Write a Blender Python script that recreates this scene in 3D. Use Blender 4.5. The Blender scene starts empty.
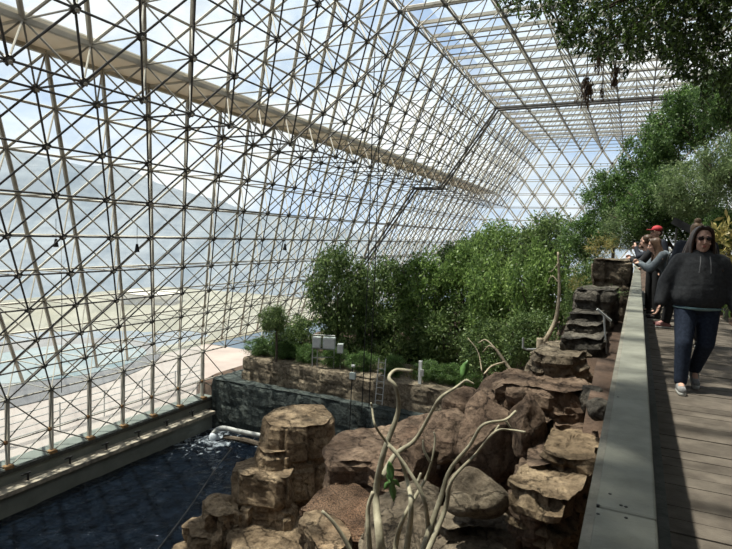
import bpy, bmesh, math, random
import numpy as np
from mathutils import Vector, Matrix, noise as mn
C = bpy.context.scene.collection
PI = math.pi
random.seed(7)
# ------------------------------------------------------------------ camera
A = 1.5; EYE = 1.45; FPX = 557.95
DC = 7.7858*A; HC = 1.9231*A+EYE; L0 = 5.2057*A; HS = .70711*A
def _axes():
    yaw, pitch, roll = [math.radians(v) for v in (25.605, -3.947, 1.982)]
    c, s = math.cos(yaw), math.sin(yaw)
    F = np.array([-s, c, 0]); R = np.array([c, s, 0]); U = np.array([0, 0, 1.])
    cp, sp = math.cos(pitch), math.sin(pitch)
    F, U = F*cp+U*sp, U*cp-F*sp
    cr, sr = math.cos(roll), math.sin(roll)
    return R*cr+U*sr, U*cr-R*sr, F
CR, CU, CF = _axes()
cam = bpy.data.objects.new('camera', bpy.data.cameras.new('camera')); C.objects.link(cam)
M = Matrix.Identity(4)
for i in range(3):
    M[i][0] = CR[i]; M[i][1] = CU[i]; M[i][2] = -CF[i]
M[0][3], M[1][3], M[2][3] = 0, 0, EYE
cam.matrix_world = M
cam.data.sensor_width = 36; cam.data.lens = 36*FPX/732; cam.data.clip_end = 8000; cam.data.clip_start = .05
bpy.context.scene.camera = cam
EV = np.array([0, 0, EYE])
def ray(px, py): return CR*(px-366)/FPX-CU*(py-274.5)/FPX+CF
def onz(px, py, z): d = ray(px, py); return EV+d*((z-EYE)/d[2])
def onx(px, py, x): d = ray(px, py); return EV+d*(x/d[0])
def ony(px, py, y): d = ray(px, py); return EV+d*(y/d[1])
def at(px, py, dist): return EV+ray(px, py)*dist
# ------------------------------------------------------------------ world, sun, exposure
sc = bpy.context.scene
sc.view_settings.view_transform = 'Standard'; sc.view_settings.look = 'None'
sc.view_settings.gamma = 1; sc.view_settings.use_curve_mapping = False
sc.view_settings.exposure = 0.0
w = bpy.data.worlds.new('sky'); sc.world = w; w.use_nodes = True
nt = w.node_tree; nt.nodes.clear()
def N(t, ty, **k):
    n = t.nodes.new(ty)
    for a_, v in k.items():
        if a_ in n.inputs: n.inputs[a_].default_value = v
        else: setattr(n, a_, v)
    return n
def ramp(t, stops, src, out='Color'):
    r = t.nodes.new('ShaderNodeValToRGB')
    el = r.color_ramp.elements
    while len(el) < len(stops): el.new(.5)
    for e, (p, c) in zip(el, stops):
        e.position = p; e.color = (*c, 1) if len(c) == 3 else c
    t.links.new(src, r.inputs[0]); return r.outputs[out]
tc = N(nt, 'ShaderNodeTexCoord'); mp = N(nt, 'ShaderNodeMapping'); mp.inputs['Scale'].default_value = (1, 1, 2.6)
mp.inputs['Location'].default_value = (.4, .25, .1)
nt.links.new(tc.outputs['Generated'], mp.inputs[0])
nz = N(nt, 'ShaderNodeTexNoise', Scale=2.6, Detail=9.0, Roughness=.58); nt.links.new(mp.outputs[0], nz.inputs['Vector'])
cl = ramp(nt, [(.38, (.46, .64, .90)), (.48, (.68, .80, .94)), (.58, (.97, .98, 1.0))], nz.outputs['Fac'])
bg = N(nt, 'ShaderNodeBackground', Strength=.98); nt.links.new(cl, bg.inputs[0])
wo = N(nt, 'ShaderNodeOutputWorld'); nt.links.new(bg.outputs[0], wo.inputs[0])
sun = bpy.data.objects.new('sun', bpy.data.lights.new('sun', 'SUN')); C.objects.link(sun)
sun.data.energy = 10.5; sun.data.angle = math.radians(1.4); sun.data.color = (1, .93, .8)
SD = Vector((-.30, -.10, .95)).normalized()
sun.rotation_euler = SD.to_track_quat('Z', 'Y').to_euler()
# ------------------------------------------------------------------ materials
MATS = {}
def mat(name, col, rough=.7, col2=None, scale=6., bump=0., bscale=20., metal=0., spec=.3, detail=6., lo=.35, hi=.65, coord='Object', extra=None):
    if name in MATS: return MATS[name]
    m = bpy.data.materials.new(name); m.use_nodes = True; t = m.node_tree
    b = t.nodes['Principled BSDF']; b.inputs['Roughness'].default_value = rough; b.inputs['Metallic'].default_value = metal
    b.inputs['Specular IOR Level'].default_value = spec
    c2 = col2 or tuple(min(1, v*1.25) for v in col)
    tx = N(t, 'ShaderNodeTexCoord')
    n = N(t, 'ShaderNodeTexNoise', Scale=scale, Detail=detail, Roughness=.6); t.links.new(tx.outputs[coord], n.inputs['Vector'])
    c = ramp(t, [(lo, col), (hi, c2)], n.outputs['Fac']); t.links.new(c, b.inputs['Base Color'])
    if bump:
        n2 = N(t, 'ShaderNodeTexNoise', Scale=bscale, Detail=8., Roughness=.65); t.links.new(tx.outputs[coord], n2.inputs['Vector'])
        bp = N(t, 'ShaderNodeBump', Strength=1., Distance=bump); t.links.new(n2.outputs['Fac'], bp.inputs['Height'])
        t.links.new(bp.outputs[0], b.inputs['Normal'])
    MATS[name] = m; return m
def rockmat(name, c1, c2, c3, crack=1.3, strata=3.0, bump=.11):
    m = bpy.data.materials.new(name); m.use_nodes = True; t = m.node_tree; L = t.links.new
    b = t.nodes['Principled BSDF']; b.inputs['Roughness'].default_value = .9; b.inputs['Specular IOR Level'].default_value = .15
    g = N(t, 'ShaderNodeNewGeometry')
    n = N(t, 'ShaderNodeTexNoise', Scale=1.3, Detail=8., Roughness=.65); L(g.outputs['Position'], n.inputs['Vector'])
    base = ramp(t, [(.32, c1), (.5, c2), (.68, c3)], n.outputs['Fac'])
    n2 = N(t, 'ShaderNodeTexNoise', Scale=9., Detail=10., Roughness=.7); L(g.outputs['Position'], n2.inputs['Vector'])
    sp = ramp(t, [(.34, (.42, .40, .38)), (.5, (.9, .88, .86)), (.66, (1.3, 1.27, 1.22))], n2.outputs['Fac'])
    mx = N(t, 'ShaderNodeMix', data_type='RGBA', blend_type='MULTIPLY'); mx.inputs[0].default_value = 1
    L(base, mx.inputs[6]); L(sp, mx.inputs[7])
    # cracks: stretched voronoi edges in warped space
    wm = N(t, 'ShaderNodeVectorMath', operation='MULTIPLY_ADD'); wm.inputs[1].default_value = (.25, .25, .25)
    L(n2.outputs['Color'], wm.inputs[0]); L(g.outputs['Position'], wm.inputs[2])
    mpp = N(t, 'ShaderNodeMapping'); mpp.inputs['Scale'].default_value = (1, 1, strata/1.5); L(wm.outputs[0], mpp.inputs[0])
    v = N(t, 'ShaderNodeTexVoronoi', feature='DISTANCE_TO_EDGE', Scale=crack); L(mpp.outputs[0], v.inputs['Vector'])
    cr = ramp(t, [(0., (.5, .5, .5)), (.016, (1, 1, 1))], v.outputs['Distance'])
    mx2 = N(t, 'ShaderNodeMix', data_type='RGBA', blend_type='MULTIPLY'); mx2.inputs[0].default_value = 1
    L(mx.outputs[2], mx2.inputs[6]); L(cr, mx2.inputs[7]); L(mx2.outputs[2], b.inputs['Base Color'])
    ad = N(t, 'ShaderNodeMath', operation='MULTIPLY_ADD'); L(cr, ad.inputs[0]); ad.inputs[1].default_value = .5; L(n2.outputs['Fac'], ad.inputs[2])
    bp = N(t, 'ShaderNodeBump', Strength=1., Distance=bump); L(ad.outputs[0], bp.inputs['Height']); L(bp.outputs[0], b.inputs['Normal'])
    MATS[name] = m; return m
def leafmat(name, dark, mid, light, trans=.35):
    m = bpy.data.materials.new(name); m.use_nodes = True; t = m.node_tree; L = t.links.new; t.nodes.clear()
    g = N(t, 'ShaderNodeNewGeometry'); c = ramp(t, [(0., dark), (.55, mid), (1., light)], g.outputs['Random Per Island'])
    d = N(t, 'ShaderNodeBsdfPrincipled', Roughness=.45); d.inputs['Specular IOR Level'].default_value = .35; L(c, d.inputs['Base Color'])
    tr = N(t, 'ShaderNodeBsdfTranslucent'); hs = N(t, 'ShaderNodeHueSaturation', Value=1.3); L(c, hs.inputs['Color']); L(hs.outputs[0], tr.inputs[0])
    mx = N(t, 'ShaderNodeMixShader', Fac=trans); L(d.outputs[0], mx.inputs[1]); L(tr.outputs[0], mx.inputs[2])
    o = N(t, 'ShaderNodeOutputMaterial'); L(mx.outputs[0], o.inputs[0]); MATS[name] = m; return m
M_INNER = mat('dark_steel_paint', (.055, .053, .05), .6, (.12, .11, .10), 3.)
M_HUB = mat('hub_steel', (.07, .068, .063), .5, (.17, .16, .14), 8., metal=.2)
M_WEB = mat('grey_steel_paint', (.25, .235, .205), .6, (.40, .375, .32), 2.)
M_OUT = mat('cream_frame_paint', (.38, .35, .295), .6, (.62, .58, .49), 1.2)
M_RUST = mat('rusty_connector', (.16, .075, .03), .8, (.30, .18, .08), 9.)
M_ROOFI = mat('brown_grey_paint', (.12, .11, .095), .6, (.22, .205, .175), 3.)
M_CREAM = mat('cream_panel', (.74, .68, .56), .7, (.85, .80, .70), .8)
M_CONC = mat('pool_wall_concrete', (.14, .15, .13), .8, (.19, .20, .175), 1.5)
M_DULL = mat('dull_wall', (.05, .05, .045), .9)
M_LEDGE = mat('stained_concrete', (.14, .13, .11), .9, (.40, .35, .27), 3.5, bump=.01)
M_WOOD = mat('deck_plank_wood', (.066, .053, .042), .8, (.12, .10, .08), 5., bump=.004, bscale=60)
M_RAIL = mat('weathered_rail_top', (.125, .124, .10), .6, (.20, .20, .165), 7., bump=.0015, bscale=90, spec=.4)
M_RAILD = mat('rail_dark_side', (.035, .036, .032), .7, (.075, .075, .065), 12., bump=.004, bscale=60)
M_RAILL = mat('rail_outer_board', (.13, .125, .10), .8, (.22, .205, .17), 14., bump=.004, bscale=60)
M_WHITE = mat('white_paint', (.50, .51, .50), .5, (.62, .63, .61), 5.)
M_GALV = mat('galvanised_metal', (.30, .30, .29), .45, (.42, .42, .40), 9., metal=.3)
M_BOX = mat('pale_grey_box', (.34, .38, .37), .5, (.42, .46, .44), 5.)
M_BLACK = mat('black_rubber', (.01, .01, .01), .6, (.02, .02, .02))
M_PIPE = mat('pipe_grey', (.28, .29, .28), .5, (.42, .42, .40), 6.)
M_BARK = mat('bark_brown', (.055, .042, .03), .9, (.12, .095, .07), 10., bump=.01, bscale=30)
M_PALEBARK = mat('pale_bark', (.26, .21, .14), .8, (.42, .35, .25), 8., bump=.004, bscale=50)
M_SUCC = mat('succulent_stem', (.21, .185, .125), .75, (.36, .325, .23), 9., bump=.004, bscale=40)
M_LITTER = mat('leaf_litter', (.045, .028, .018), .95, (.19, .115, .07), 38., bump=.05, bscale=30, lo=.4, hi=.6)
M_SOIL = mat('red_soil', (.045, .03, .022), .95, (.105, .068, .048), 2.5, bump=.04, bscale=8, detail=10.)
R_RUST = rockmat('rust_rock', (.095, .064, .046), (.17, .12, .088), (.27, .20, .145))
R_TAN = rockmat('tan_rock', (.13, .094, .06), (.235, .175, .115), (.40, .31, .205), 1.0, 2.2)
R_GREY = rockmat('grey_brown_rock', (.11, .087, .062), (.175, .142, .105), (.25, .21, .155))
R_DARK = rockmat('blue_grey_rock', (.045, .055, .055), (.07, .085, .082), (.11, .125, .115), .9, 1.4)
R_CLIFF = rockmat('brown_cliff_rock', (.14, .115, .085), (.21, .175, .13), (.30, .255, .185), 1.1, 1.4)
R_STONE = rockmat('dark_layer_rock', (.055, .05, .045), (.11, .10, .085), (.20, .18, .15), 1.5, 4.0)
L_MANG = leafmat('mangrove_leaf', (.035, .06, .018), (.095, .15, .045), (.23, .30, .11), .4)
L_MANGL = leafmat('bright_leaf', (.05, .095, .025), (.14, .22, .055), (.29, .40, .12), .4)
L_DARK = leafmat('dark_tree_leaf', (.025, .055, .015), (.075, .14, .038), (.18, .28, .08), .4)
L_FEATH = leafmat('feathery_leaf', (.06, .10, .04), (.15, .21, .085), (.30, .37, .17), .4)
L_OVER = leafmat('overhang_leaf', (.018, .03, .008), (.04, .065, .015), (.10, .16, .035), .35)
L_DRY = leafmat('dry_leaf', (.05, .03, .018), (.11, .065, .035), (.20, .13, .07), .2)
L_YEL = leafmat('yellow_fern_leaf', (.12, .12, .03), (.25, .22, .07), (.42, .33, .12), .35)
M_SKIN = mat('skin', (.46, .27, .20), .5, (.56, .34, .26), 20.)
M_LIP = mat('lips', (.38, .13, .11), .4)
M_HOOD = mat('charcoal_hoodie_cloth', (.028, .029, .032), .9, (.048, .049, .053), 30., bump=.004, bscale=25)
M_HOODL = mat('drawstring', (.09, .09, .095), .8)
M_JEAN = mat('dark_blue_denim', (.010, .016, .032), .85, (.022, .032, .058), 40.)
M_SHOE = mat('grey_running_shoe', (.16, .16, .165), .6, (.30, .30, .30), 25.)
M_SOLE = mat('white_sole', (.50, .50, .48), .6)
M_HAIRD = mat('dark_hair', (.018, .010, .007), .38, (.055, .032, .021), 45.)
M_HAIRB = mat('brown_hair', (.045, .024, .014), .45, (.085, .048, .028), 60.)
M_HAIRG = mat('light_brown_hair', (.15, .095, .055), .5, (.22, .145, .09), 60.)
M_LENS = mat('dark_lens', (.02, .015, .015), .1, (.03, .02, .02))
M_NAVY = mat('navy_jacket', (.012, .015, .024), .8, (.024, .028, .04), 20.)
M_GREYJ = mat('grey_blue_jacket', (.075, .09, .105), .8, (.12, .14, .155), 20.)
M_BLACKC = mat('black_cloth', (.012, .012, .013), .85, (.022, .022, .024), 20.)
M_RED = mat('red_cap_cloth', (.30, .02, .025), .7, (.38, .035, .04), 20.)
M_PINK = mat('pink_shoe', (.30, .13, .13), .6, (.38, .19, .18), 20.)
M_BAG = mat('grey_bag', (.10, .115, .125), .7, (.15, .165, .175), 20.)
M_EYE = mat('eye_white', (.7, .7, .68), .3); M_IRIS = mat('iris', (.03, .02, .015), .2)
_t = M_CREAM.node_tree; _b = _t.nodes['Principled BSDF']; _tr = N(_t, 'ShaderNodeBsdfTranslucent'); _tr.inputs[0].default_value = (.5, .46, .40, 1); _mx = N(_t, 'ShaderNodeMixShader', Fac=.35)
_t.links.new(_b.outputs[0], _mx.inputs[1]); _t.links.new(_tr.outputs[0], _mx.inputs[2]); _t.links.new(_mx.outputs[0], [n for n in _t.nodes if n.type == 'OUTPUT_MATERIAL'][0].inputs[0])
def glassmat():
    m = bpy.data.materials.new('hazy_glass'); m.use_nodes = True; t = m.node_tree; L = t.links.new; t.nodes.clear()
    tr = N(t, 'ShaderNodeBsdfTransparent'); tr.inputs[0].default_value = (.88, .94, .97, 1)
    g = N(t, 'ShaderNodeNewGeometry')
    n = N(t, 'ShaderNodeTexNoise', Scale=.55, Detail=6., Roughness=.7); L(g.outputs['Position'], n.inputs['Vector'])
    f = ramp(t, [(.35, (.05, .05, .05)), (.7, (.17, .17, .17))], n.outputs['Fac'])
    df = N(t, 'ShaderNodeBsdfTranslucent'); df.inputs[0].default_value = (.86, .88, .86, 1)
    mx = N(t, 'ShaderNodeMixShader'); L(f, mx.inputs[0]); L(tr.outputs[0], mx.inputs[1]); L(df.outputs[0], mx.inputs[2])
    gl = N(t, 'ShaderNodeBsdfGlossy', Roughness=.05); mx2 = N(t, 'ShaderNodeMixShader', Fac=.04)
    L(mx.outputs[0], mx2.inputs[1]); L(gl.outputs[0], mx2.inputs[2])
    o = N(t, 'ShaderNodeOutputMaterial'); L(mx2.outputs[0], o.inputs[0]); return m
M_GLASS = glassmat()
def watermat():
    m = bpy.data.materials.new('dark_rippled_water'); m.use_nodes = True; t = m.node_tree; L = t.links.new
    b = t.nodes['Principled BSDF']; b.inputs['Roughness'].default_value = .05; b.inputs['IOR'].default_value = 1.33
    g = N(t, 'ShaderNodeNewGeometry')
    # foam fans out from the outlet pipe
    vd = N(t, 'ShaderNodeVectorMath', operation='DISTANCE'); vd.inputs[1].default_value = tuple(FOAM); L(g.outputs['Position'], vd.inputs[0])
    n = N(t, 'ShaderNodeTexNoise', Scale=2.3, Detail=8., Roughness=.65, Distortion=1.2); L(g.outputs['Position'], n.inputs['Vector'])
    th = N(t, 'ShaderNodeMapRange'); th.inputs[1].default_value = 0; th.inputs[2].default_value = 4.2; th.inputs[3].default_value = .44; th.inputs[4].default_value = .72
    L(vd.outputs['Value'], th.inputs[0])
    sb = N(t, 'ShaderNodeMath', operation='SUBTRACT'); L(n.outputs['Fac'], sb.inputs[0]); L(th.outputs[0], sb.inputs[1])
    fm = ramp(t, [(0., (0, 0, 0)), (.07, (1, 1, 1))], sb.outputs[0])
    mx = N(t, 'ShaderNodeMix', data_type='RGBA'); L(fm, mx.inputs[0]); mx.inputs[6].default_value = (.005, .009, .016, 1); mx.inputs[7].default_value = (.42, .47, .52, 1)
    L(mx.outputs[2], b.inputs['Base Color'])
    rr = N(t, 'ShaderNodeMapRange'); rr.inputs[3].default_value = .05; rr.inputs[4].default_value = .6; L(fm, rr.inputs[0]); L(rr.outputs[0], b.inputs['Roughness'])
    w1 = N(t, 'ShaderNodeTexNoise', Scale=1.7, Detail=5., Roughness=.6, Distortion=1.2); L(g.outputs['Position'], w1.inputs['Vector'])
    w2 = N(t, 'ShaderNodeTexNoise', Scale=5.5, Detail=3., Roughness=.5, Distortion=.8); L(g.outputs['Position'], w2.inputs['Vector'])
    ws = N(t, 'ShaderNodeMath', operation='MULTIPLY_ADD'); ws.inputs[1].default_value = .35; L(w2.outputs['Fac'], ws.inputs[0]); L(w1.outputs['Fac'], ws.inputs[2])
    bp = N(t, 'ShaderNodeBump', Strength=1., Distance=.75); L(ws.outputs[0], bp.inputs['Height']); L(bp.outputs[0], b.inputs['Normal'])
    return m
WZ = -7.7
FOAM = onz(215, 436, WZ)
M_WATER = watermat()
# ------------------------------------------------------------------ mesh helpers
def link(name, me, m=None, parent=None, smooth=False):
    o = bpy.data.objects.new(name, me); C.objects.link(o)
    if m is not None: me.materials.append(m)
    if parent is not None: o.parent = parent
    if smooth:
        for p in me.polygons: p.use_smooth = True
    return o
def tag(o, label=None, cat=None, group=None, kind=None):
    if label: o['label'] = label
    if cat: o['category'] = cat
    if group: o['group'] = group
    if kind: o['kind'] = kind
    return o
def empty(name, loc=(0, 0, 0), rz=0, label=None, cat=None, group=None):
    o = bpy.data.objects.new(name, None); o.location = loc; o.rotation_euler = (0, 0, rz); C.objects.link(o)
    return tag(o, label, cat, group)
class MB:
    def __init__(s): s.v = []; s.f = []; s.n = 0
    def add(s, v, f):
        v = np.asarray(v, float); s.v.append(v); s.f += [tuple(int(i)+s.n for i in q) for q in f]; s.n += len(v); return s
    def box(s, c, d, rz=0, R=None):
        h = np.array(d)/2; p = np.array([[x, y, z] for x in (-1, 1) for y in (-1, 1) for z in (-1, 1)])*h
        if R is not None: p = p@np.array(R).T
        if rz:
            c_, s_ = math.cos(rz), math.sin(rz); p = p@np.array([[c_, s_, 0], [-s_, c_, 0], [0, 0, 1]])
        return s.add(p+np.array(c), [(0, 1, 3, 2), (4, 6, 7, 5), (0, 4, 5, 1), (2, 3, 7, 6), (0, 2, 6, 4), (1, 5, 7, 3)])
    def bar(s, p, q, r, n=6, r2=None, cap=True):
        p = np.array(p, float); q = np.array(q, float); d = q-p; l = np.linalg.norm(d)
        if l < 1e-6: return s
        d /= l; u = np.cross(d, (0, 0, 1.) if abs(d[2]) < .9 else (1., 0, 0)); u /= np.linalg.norm(u); v = np.cross(d, u)
        r2 = r if r2 is None else r2
        a = np.arange(n)*2*PI/n+PI/n; ring = np.outer(np.cos(a), u)+np.outer(np.sin(a), v)
        f = [(i, (i+1) % n, n+(i+1) % n, n+i) for i in range(n)]
        if cap: f += [tuple(range(n-1, -1, -1)), tuple(range(n, 2*n))]
        return s.add(np.vstack([p+ring*r, q+ring*r2]), f)
    def tube(s, pts, rad, n=8):
        pts = np.array(pts, float); k = len(pts); rad = np.broadcast_to(rad, (k,))
        T = np.gradient(pts, axis=0); T /= np.linalg.norm(T, axis=1)[:, None]+1e-9
        u = np.cross(T[0], (0, 0, 1.) if abs(T[0][2]) < .9 else (1., 0, 0)); vs = []; a = np.arange(n)*2*PI/n
        for i in range(k):
            u = u-T[i]*(u@T[i]); u /= np.linalg.norm(u)+1e-9; v = np.cross(T[i], u)
            vs.append(pts[i]+(np.outer(np.cos(a), u)+np.outer(np.sin(a), v))*rad[i])
        f = [(r*n+i, r*n+(i+1) % n, (r+1)*n+(i+1) % n, (r+1)*n+i) for r in range(k-1) for i in range(n)]
        f += [tuple(range(n-1, -1, -1)), tuple(range((k-1)*n, k*n))]
        return s.add(np.vstack(vs), f)
    def ell(s, c, r, nu=12, nv=8, R=None):
        v = [(0, 0, 1)]
        for j in range(1, nv):
            t = PI*j/nv
            v += [(math.sin(t)*math.cos(2*PI*i/nu), math.sin(t)*math.sin(2*PI*i/nu), math.cos(t)) for i in range(nu)]
        v.append((0, 0, -1)); v = np.array(v)*np.array(r)
        if R is not None: v = v@np.array(R).T
        f = [(0, 1+i, 1+(i+1) % nu) for i in range(nu)]
        for j in range(nv-2):
            b = 1+j*nu; f += [(b+i, b+nu+i, b+nu+(i+1) % nu, b+(i+1) % nu) for i in range(nu)]
        b = 1+(nv-2)*nu; f += [(b+i, b+nu, b+(i+1) % nu) for i in range(nu)]
        return s.add(v+np.array(c), f)
    def cap(s, p, q, r0, r1, n=12):
        p = np.array(p, float); q = np.array(q, float); s.bar(p, q, r0, n, r1); s.ell(p, (r0,)*3, n, 8); s.ell(q, (r1,)*3, n, 8); return s
    def mesh(s, name):
        me = bpy.data.meshes.new(name); me.from_pydata(np.vstack(s.v).tolist(), [], s.f); me.update(); return me
    def build(s, name, m, parent=None, smooth=False): return link(name, s.mesh(name), m, parent, smooth)
def remeshed(mb, name, m, parent=None, vox=.01, smooth=4):
    me = mb.mesh(name+'_tmp'); o = bpy.data.objects.new('tmp', me); C.objects.link(o)
    r = o.modifiers.new('r', 'REMESH'); r.mode = 'VOXEL'; r.voxel_size = vox
    if smooth: sm = o.modifiers.new('s', 'SMOOTH'); sm.iterations = smooth; sm.factor = .5
    dg = bpy.context.evaluated_depsgraph_get(); dg.update()
    me2 = bpy.data.meshes.new_from_object(o.evaluated_get(dg)); me2.name = name
    bpy.data.objects.remove(o); bpy.data.meshes.remove(me)
    return link(name, me2, m, parent, True)
def bez(pts, n=8):
    P = [np.array(p, float) for p in pts]; out = []
    P = [2*P[0]-P[1]]+P+[2*P[-1]-P[-2]]
    for i in range(1, len(P)-2):
        for t in np.linspace(0, 1, n, endpoint=False):
            a, b, c, d = P[i-1], P[i], P[i+1], P[i+2]
            out.append(.5*((2*b)+(c-a)*t+(2*a-5*b+4*c-d)*t*t+(3*b-a-3*c+d)*t**3))
    out.append(P[-2]); return np.array(out)
# ================================================================== SPACE FRAME (octet truss, node spacing A)
IMIN, QMIN, JB = -7, -15, -8
def qin(j): return -.5*j if j < 0 else -1-.5*j
def qout(j): return 1-.5*j if j <= 1 else -.5*j
def eend(j): return 27-.5*j
def npos(i, q, j): return np.array([-(DC+q*A), L0+i*A, HC+j*HS])
nodes = {}
for j in range(JB, 6):
    o = .5*(j % 2)
    q = QMIN+o
    while q <= qout(j)+1e-6:
        i = IMIN+o
        while i <= eend(j)+1+1e-6:
            inner = q < qin(j)-1e-6 and j < 4 and i < eend(j)-1e-6
            if not inner and not (j < 4 and q < -11 and i < eend(j)-1e-6):
                isin = (j < 4 and abs(q-qin(j)) < 1e-6 and i <= eend(j)) or (j == 0 and q in (0, -1) and i <= eend(j)) or (j == 4 and q <= -3 and i <= eend(j)) or (j < 4 and abs(i-eend(j)) < 1e-6 and q <= qin(j))
                isout = abs(q-qout(j)) < 1e-6 or j == 5 or (j == 1 and q > -.6) or abs(i-eend(j)-1) < 1e-6
                nodes[(2*i, 2*q, j)] = 'i' if isin else 'o' if isout else 'm'
            i += 1
        q += 1
NB = [(2, 0, 0), (0, 2, 0), (1, 1, 1), (1, -1, 1), (-1, 1, 1), (-1, -1, 1)]
def region(k):
    i, q, j = k[0]/2, k[1]/2, k[2]
    if i >= eend(j)-.01 and j < 5: return 'back'
    return 'roof' if (j >= 4 and q <= qin(4)+.01) or j == 5 else 'left'
struts = []
for k, t in nodes.items():
    for d in NB:
        k2 = (k[0]+d[0], k[1]+d[1], k[2]+d[2])
        if k2 in nodes:
            t2 = nodes[k2]; ty = 'i' if t == t2 == 'i' else 'o' if t == t2 == 'o' else 'w'
            ra, rb = region(k), region(k2)
            reg = ra if ra == rb else ('left' if 'left' in (ra, rb) else 'roof' if 'roof' in (ra, rb) else 'back')
            struts.append((k, k2, ty, reg))
def pk(k): return npos(k[0]/2, k[1]/2, k[2])
def camd(p): return np.linalg.norm(p-EV)
def inview(p):
    d = p-EV; z = d@CF
    if z < .5: return False
    return -20 < 366+FPX*(d@CR)/z < 752 and -20 < 274.5-FPX*(d@CU)/z < 569
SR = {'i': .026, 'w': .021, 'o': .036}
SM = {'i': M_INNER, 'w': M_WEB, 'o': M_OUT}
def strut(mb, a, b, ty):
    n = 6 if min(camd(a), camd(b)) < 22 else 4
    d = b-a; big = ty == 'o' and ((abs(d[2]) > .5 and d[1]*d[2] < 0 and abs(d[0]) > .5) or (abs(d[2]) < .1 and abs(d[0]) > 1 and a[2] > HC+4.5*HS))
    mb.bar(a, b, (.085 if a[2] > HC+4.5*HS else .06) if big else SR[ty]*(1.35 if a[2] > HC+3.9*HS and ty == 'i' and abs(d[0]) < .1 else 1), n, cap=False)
wall_bits = {}
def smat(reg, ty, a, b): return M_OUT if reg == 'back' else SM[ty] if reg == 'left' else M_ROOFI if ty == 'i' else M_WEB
for reg, nm in (('left', 'wall_left'), ('roof', 'ceiling'), ('back', 'wall_back')):
    mb = MB()
    for a, b, ty, r in struts:
        if r == reg and ty == 'o': strut(mb, pk(a), pk(b), 'o')
    root = mb.build(nm, M_OUT); root['kind'] = 'structure'
    root['label'] = {'left': 'sloping triangulated steel space frame wall with glazing', 'roof': 'flat steel space frame roof over the whole hall', 'back': 'far sloping triangulated steel frame end wall'}[reg]
    wall_bits[reg] = root
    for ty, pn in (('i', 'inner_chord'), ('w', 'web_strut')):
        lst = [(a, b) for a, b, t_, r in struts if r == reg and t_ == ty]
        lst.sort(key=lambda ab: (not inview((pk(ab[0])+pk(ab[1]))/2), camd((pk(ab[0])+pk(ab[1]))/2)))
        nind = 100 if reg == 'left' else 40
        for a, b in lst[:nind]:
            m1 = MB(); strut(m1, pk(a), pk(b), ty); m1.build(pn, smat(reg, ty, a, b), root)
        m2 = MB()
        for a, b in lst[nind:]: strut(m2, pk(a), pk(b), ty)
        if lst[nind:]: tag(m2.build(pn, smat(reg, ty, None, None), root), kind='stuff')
    hubs = [(k, t) for k, t in nodes.items() if region(k) == reg]
    hubs.sort(key=lambda kt: (not inview(pk(kt[0])), kt[1] != 'i', camd(pk(kt[0]))))
    nrm = {'left': np.array([.817, 0, -.577]), 'roof': np.array([0, 0, -1.]), 'back': np.array([0, -.817, -.577])}[reg]
    rest = MB(); cnt = 0
    for k, t in hubs:
        p = pk(k); far = camd(p) > 30
        if t == 'i' and cnt < (100 if reg == 'left' else 20) and inview(p):
            m1 = MB(); m1.bar(p-nrm*.05, p+nrm*.05, .078, 10, .066)
            for a in range(6):
                u = np.cross(nrm, (0, 1, 0) if reg != 'back' else (1, 0, 0)); u /= np.linalg.norm(u); v = np.cross(nrm, u)
                c = p+(u*math.cos(a*PI/3)+v*math.sin(a*PI/3))*.085; m1.bar(c-nrm*.03, c+nrm*.03, .024, 6)
            hb_ = m1.build('hub', M_HUB, root)
            if cnt < 60 and reg == 'left':
                m1 = MB(); m1.bar(p+nrm*.05, p+nrm*.09, .04, 8); m1.build('bolt', M_OUT, hb_)
            cnt += 1
        else:
            r = .07 if t == 'i' else .06
            rest.bar(p-nrm*.05, p+nrm*.05, r, 5 if far else 8)
    tag(rest.build('hub', M_HUB if reg == 'left' else M_WEB, root), kind='stuff')
# foot of the wall: short upright bays between the sloping frame and the kerb
wl = wall_bits['left']
ZM, ZB = HC+JB*HS-1.40, HC+JB*HS-2.22
foot = MB(); post = MB(); rust = MB()
for i in range(-4, 17):
    t0 = npos(i, 4, JB); m0 = t0.copy(); m0[2] = ZM; m0[0] -= .1; b0 = t0.copy(); b0[2] = ZB
    if b0[1] > 20.4: break
    foot.bar(t0, m0, .03); foot.bar(m0, b0, .03)
    for di in (-1, 1):
        m1 = m0+np.array([0, di*A, 0]); b1 = b0+np.array([0, di*A, 0]); t1 = t0+np.array([0, di*A, 0])
        foot.bar(t0, m1, .024); foot.bar(m0, b1, .024)
    foot.bar(m0, m0+np.array([0, A, 0]), .03); foot.bar(t0, t0+np.array([0, A, 0]), .034)
    for dx in (.10, .20):
        for s in (0,):
            mbp = MB(); pt = t0-np.array([dx, -.10, 0]); mbp.box((pt[0], pt[1], (t0[2]+.1+ZB)/2), (.06, .07, t0[2]+.1-ZB)); mbp.build('mullion', M_OUT, wl)
    r1 = MB(); r1.box(b0-np.array([-.02, 0, .02]), (.24, .26, .24)); r1.build('foot_bracket', M_RUST, wl)
    r1 = MB(); r1.ell(m0, (.08, .08, .08), 8, 6); r1.build('yellow_connector', M_RUST, wl)
foot.build('foot_frame', M_WEB, wl)
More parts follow.
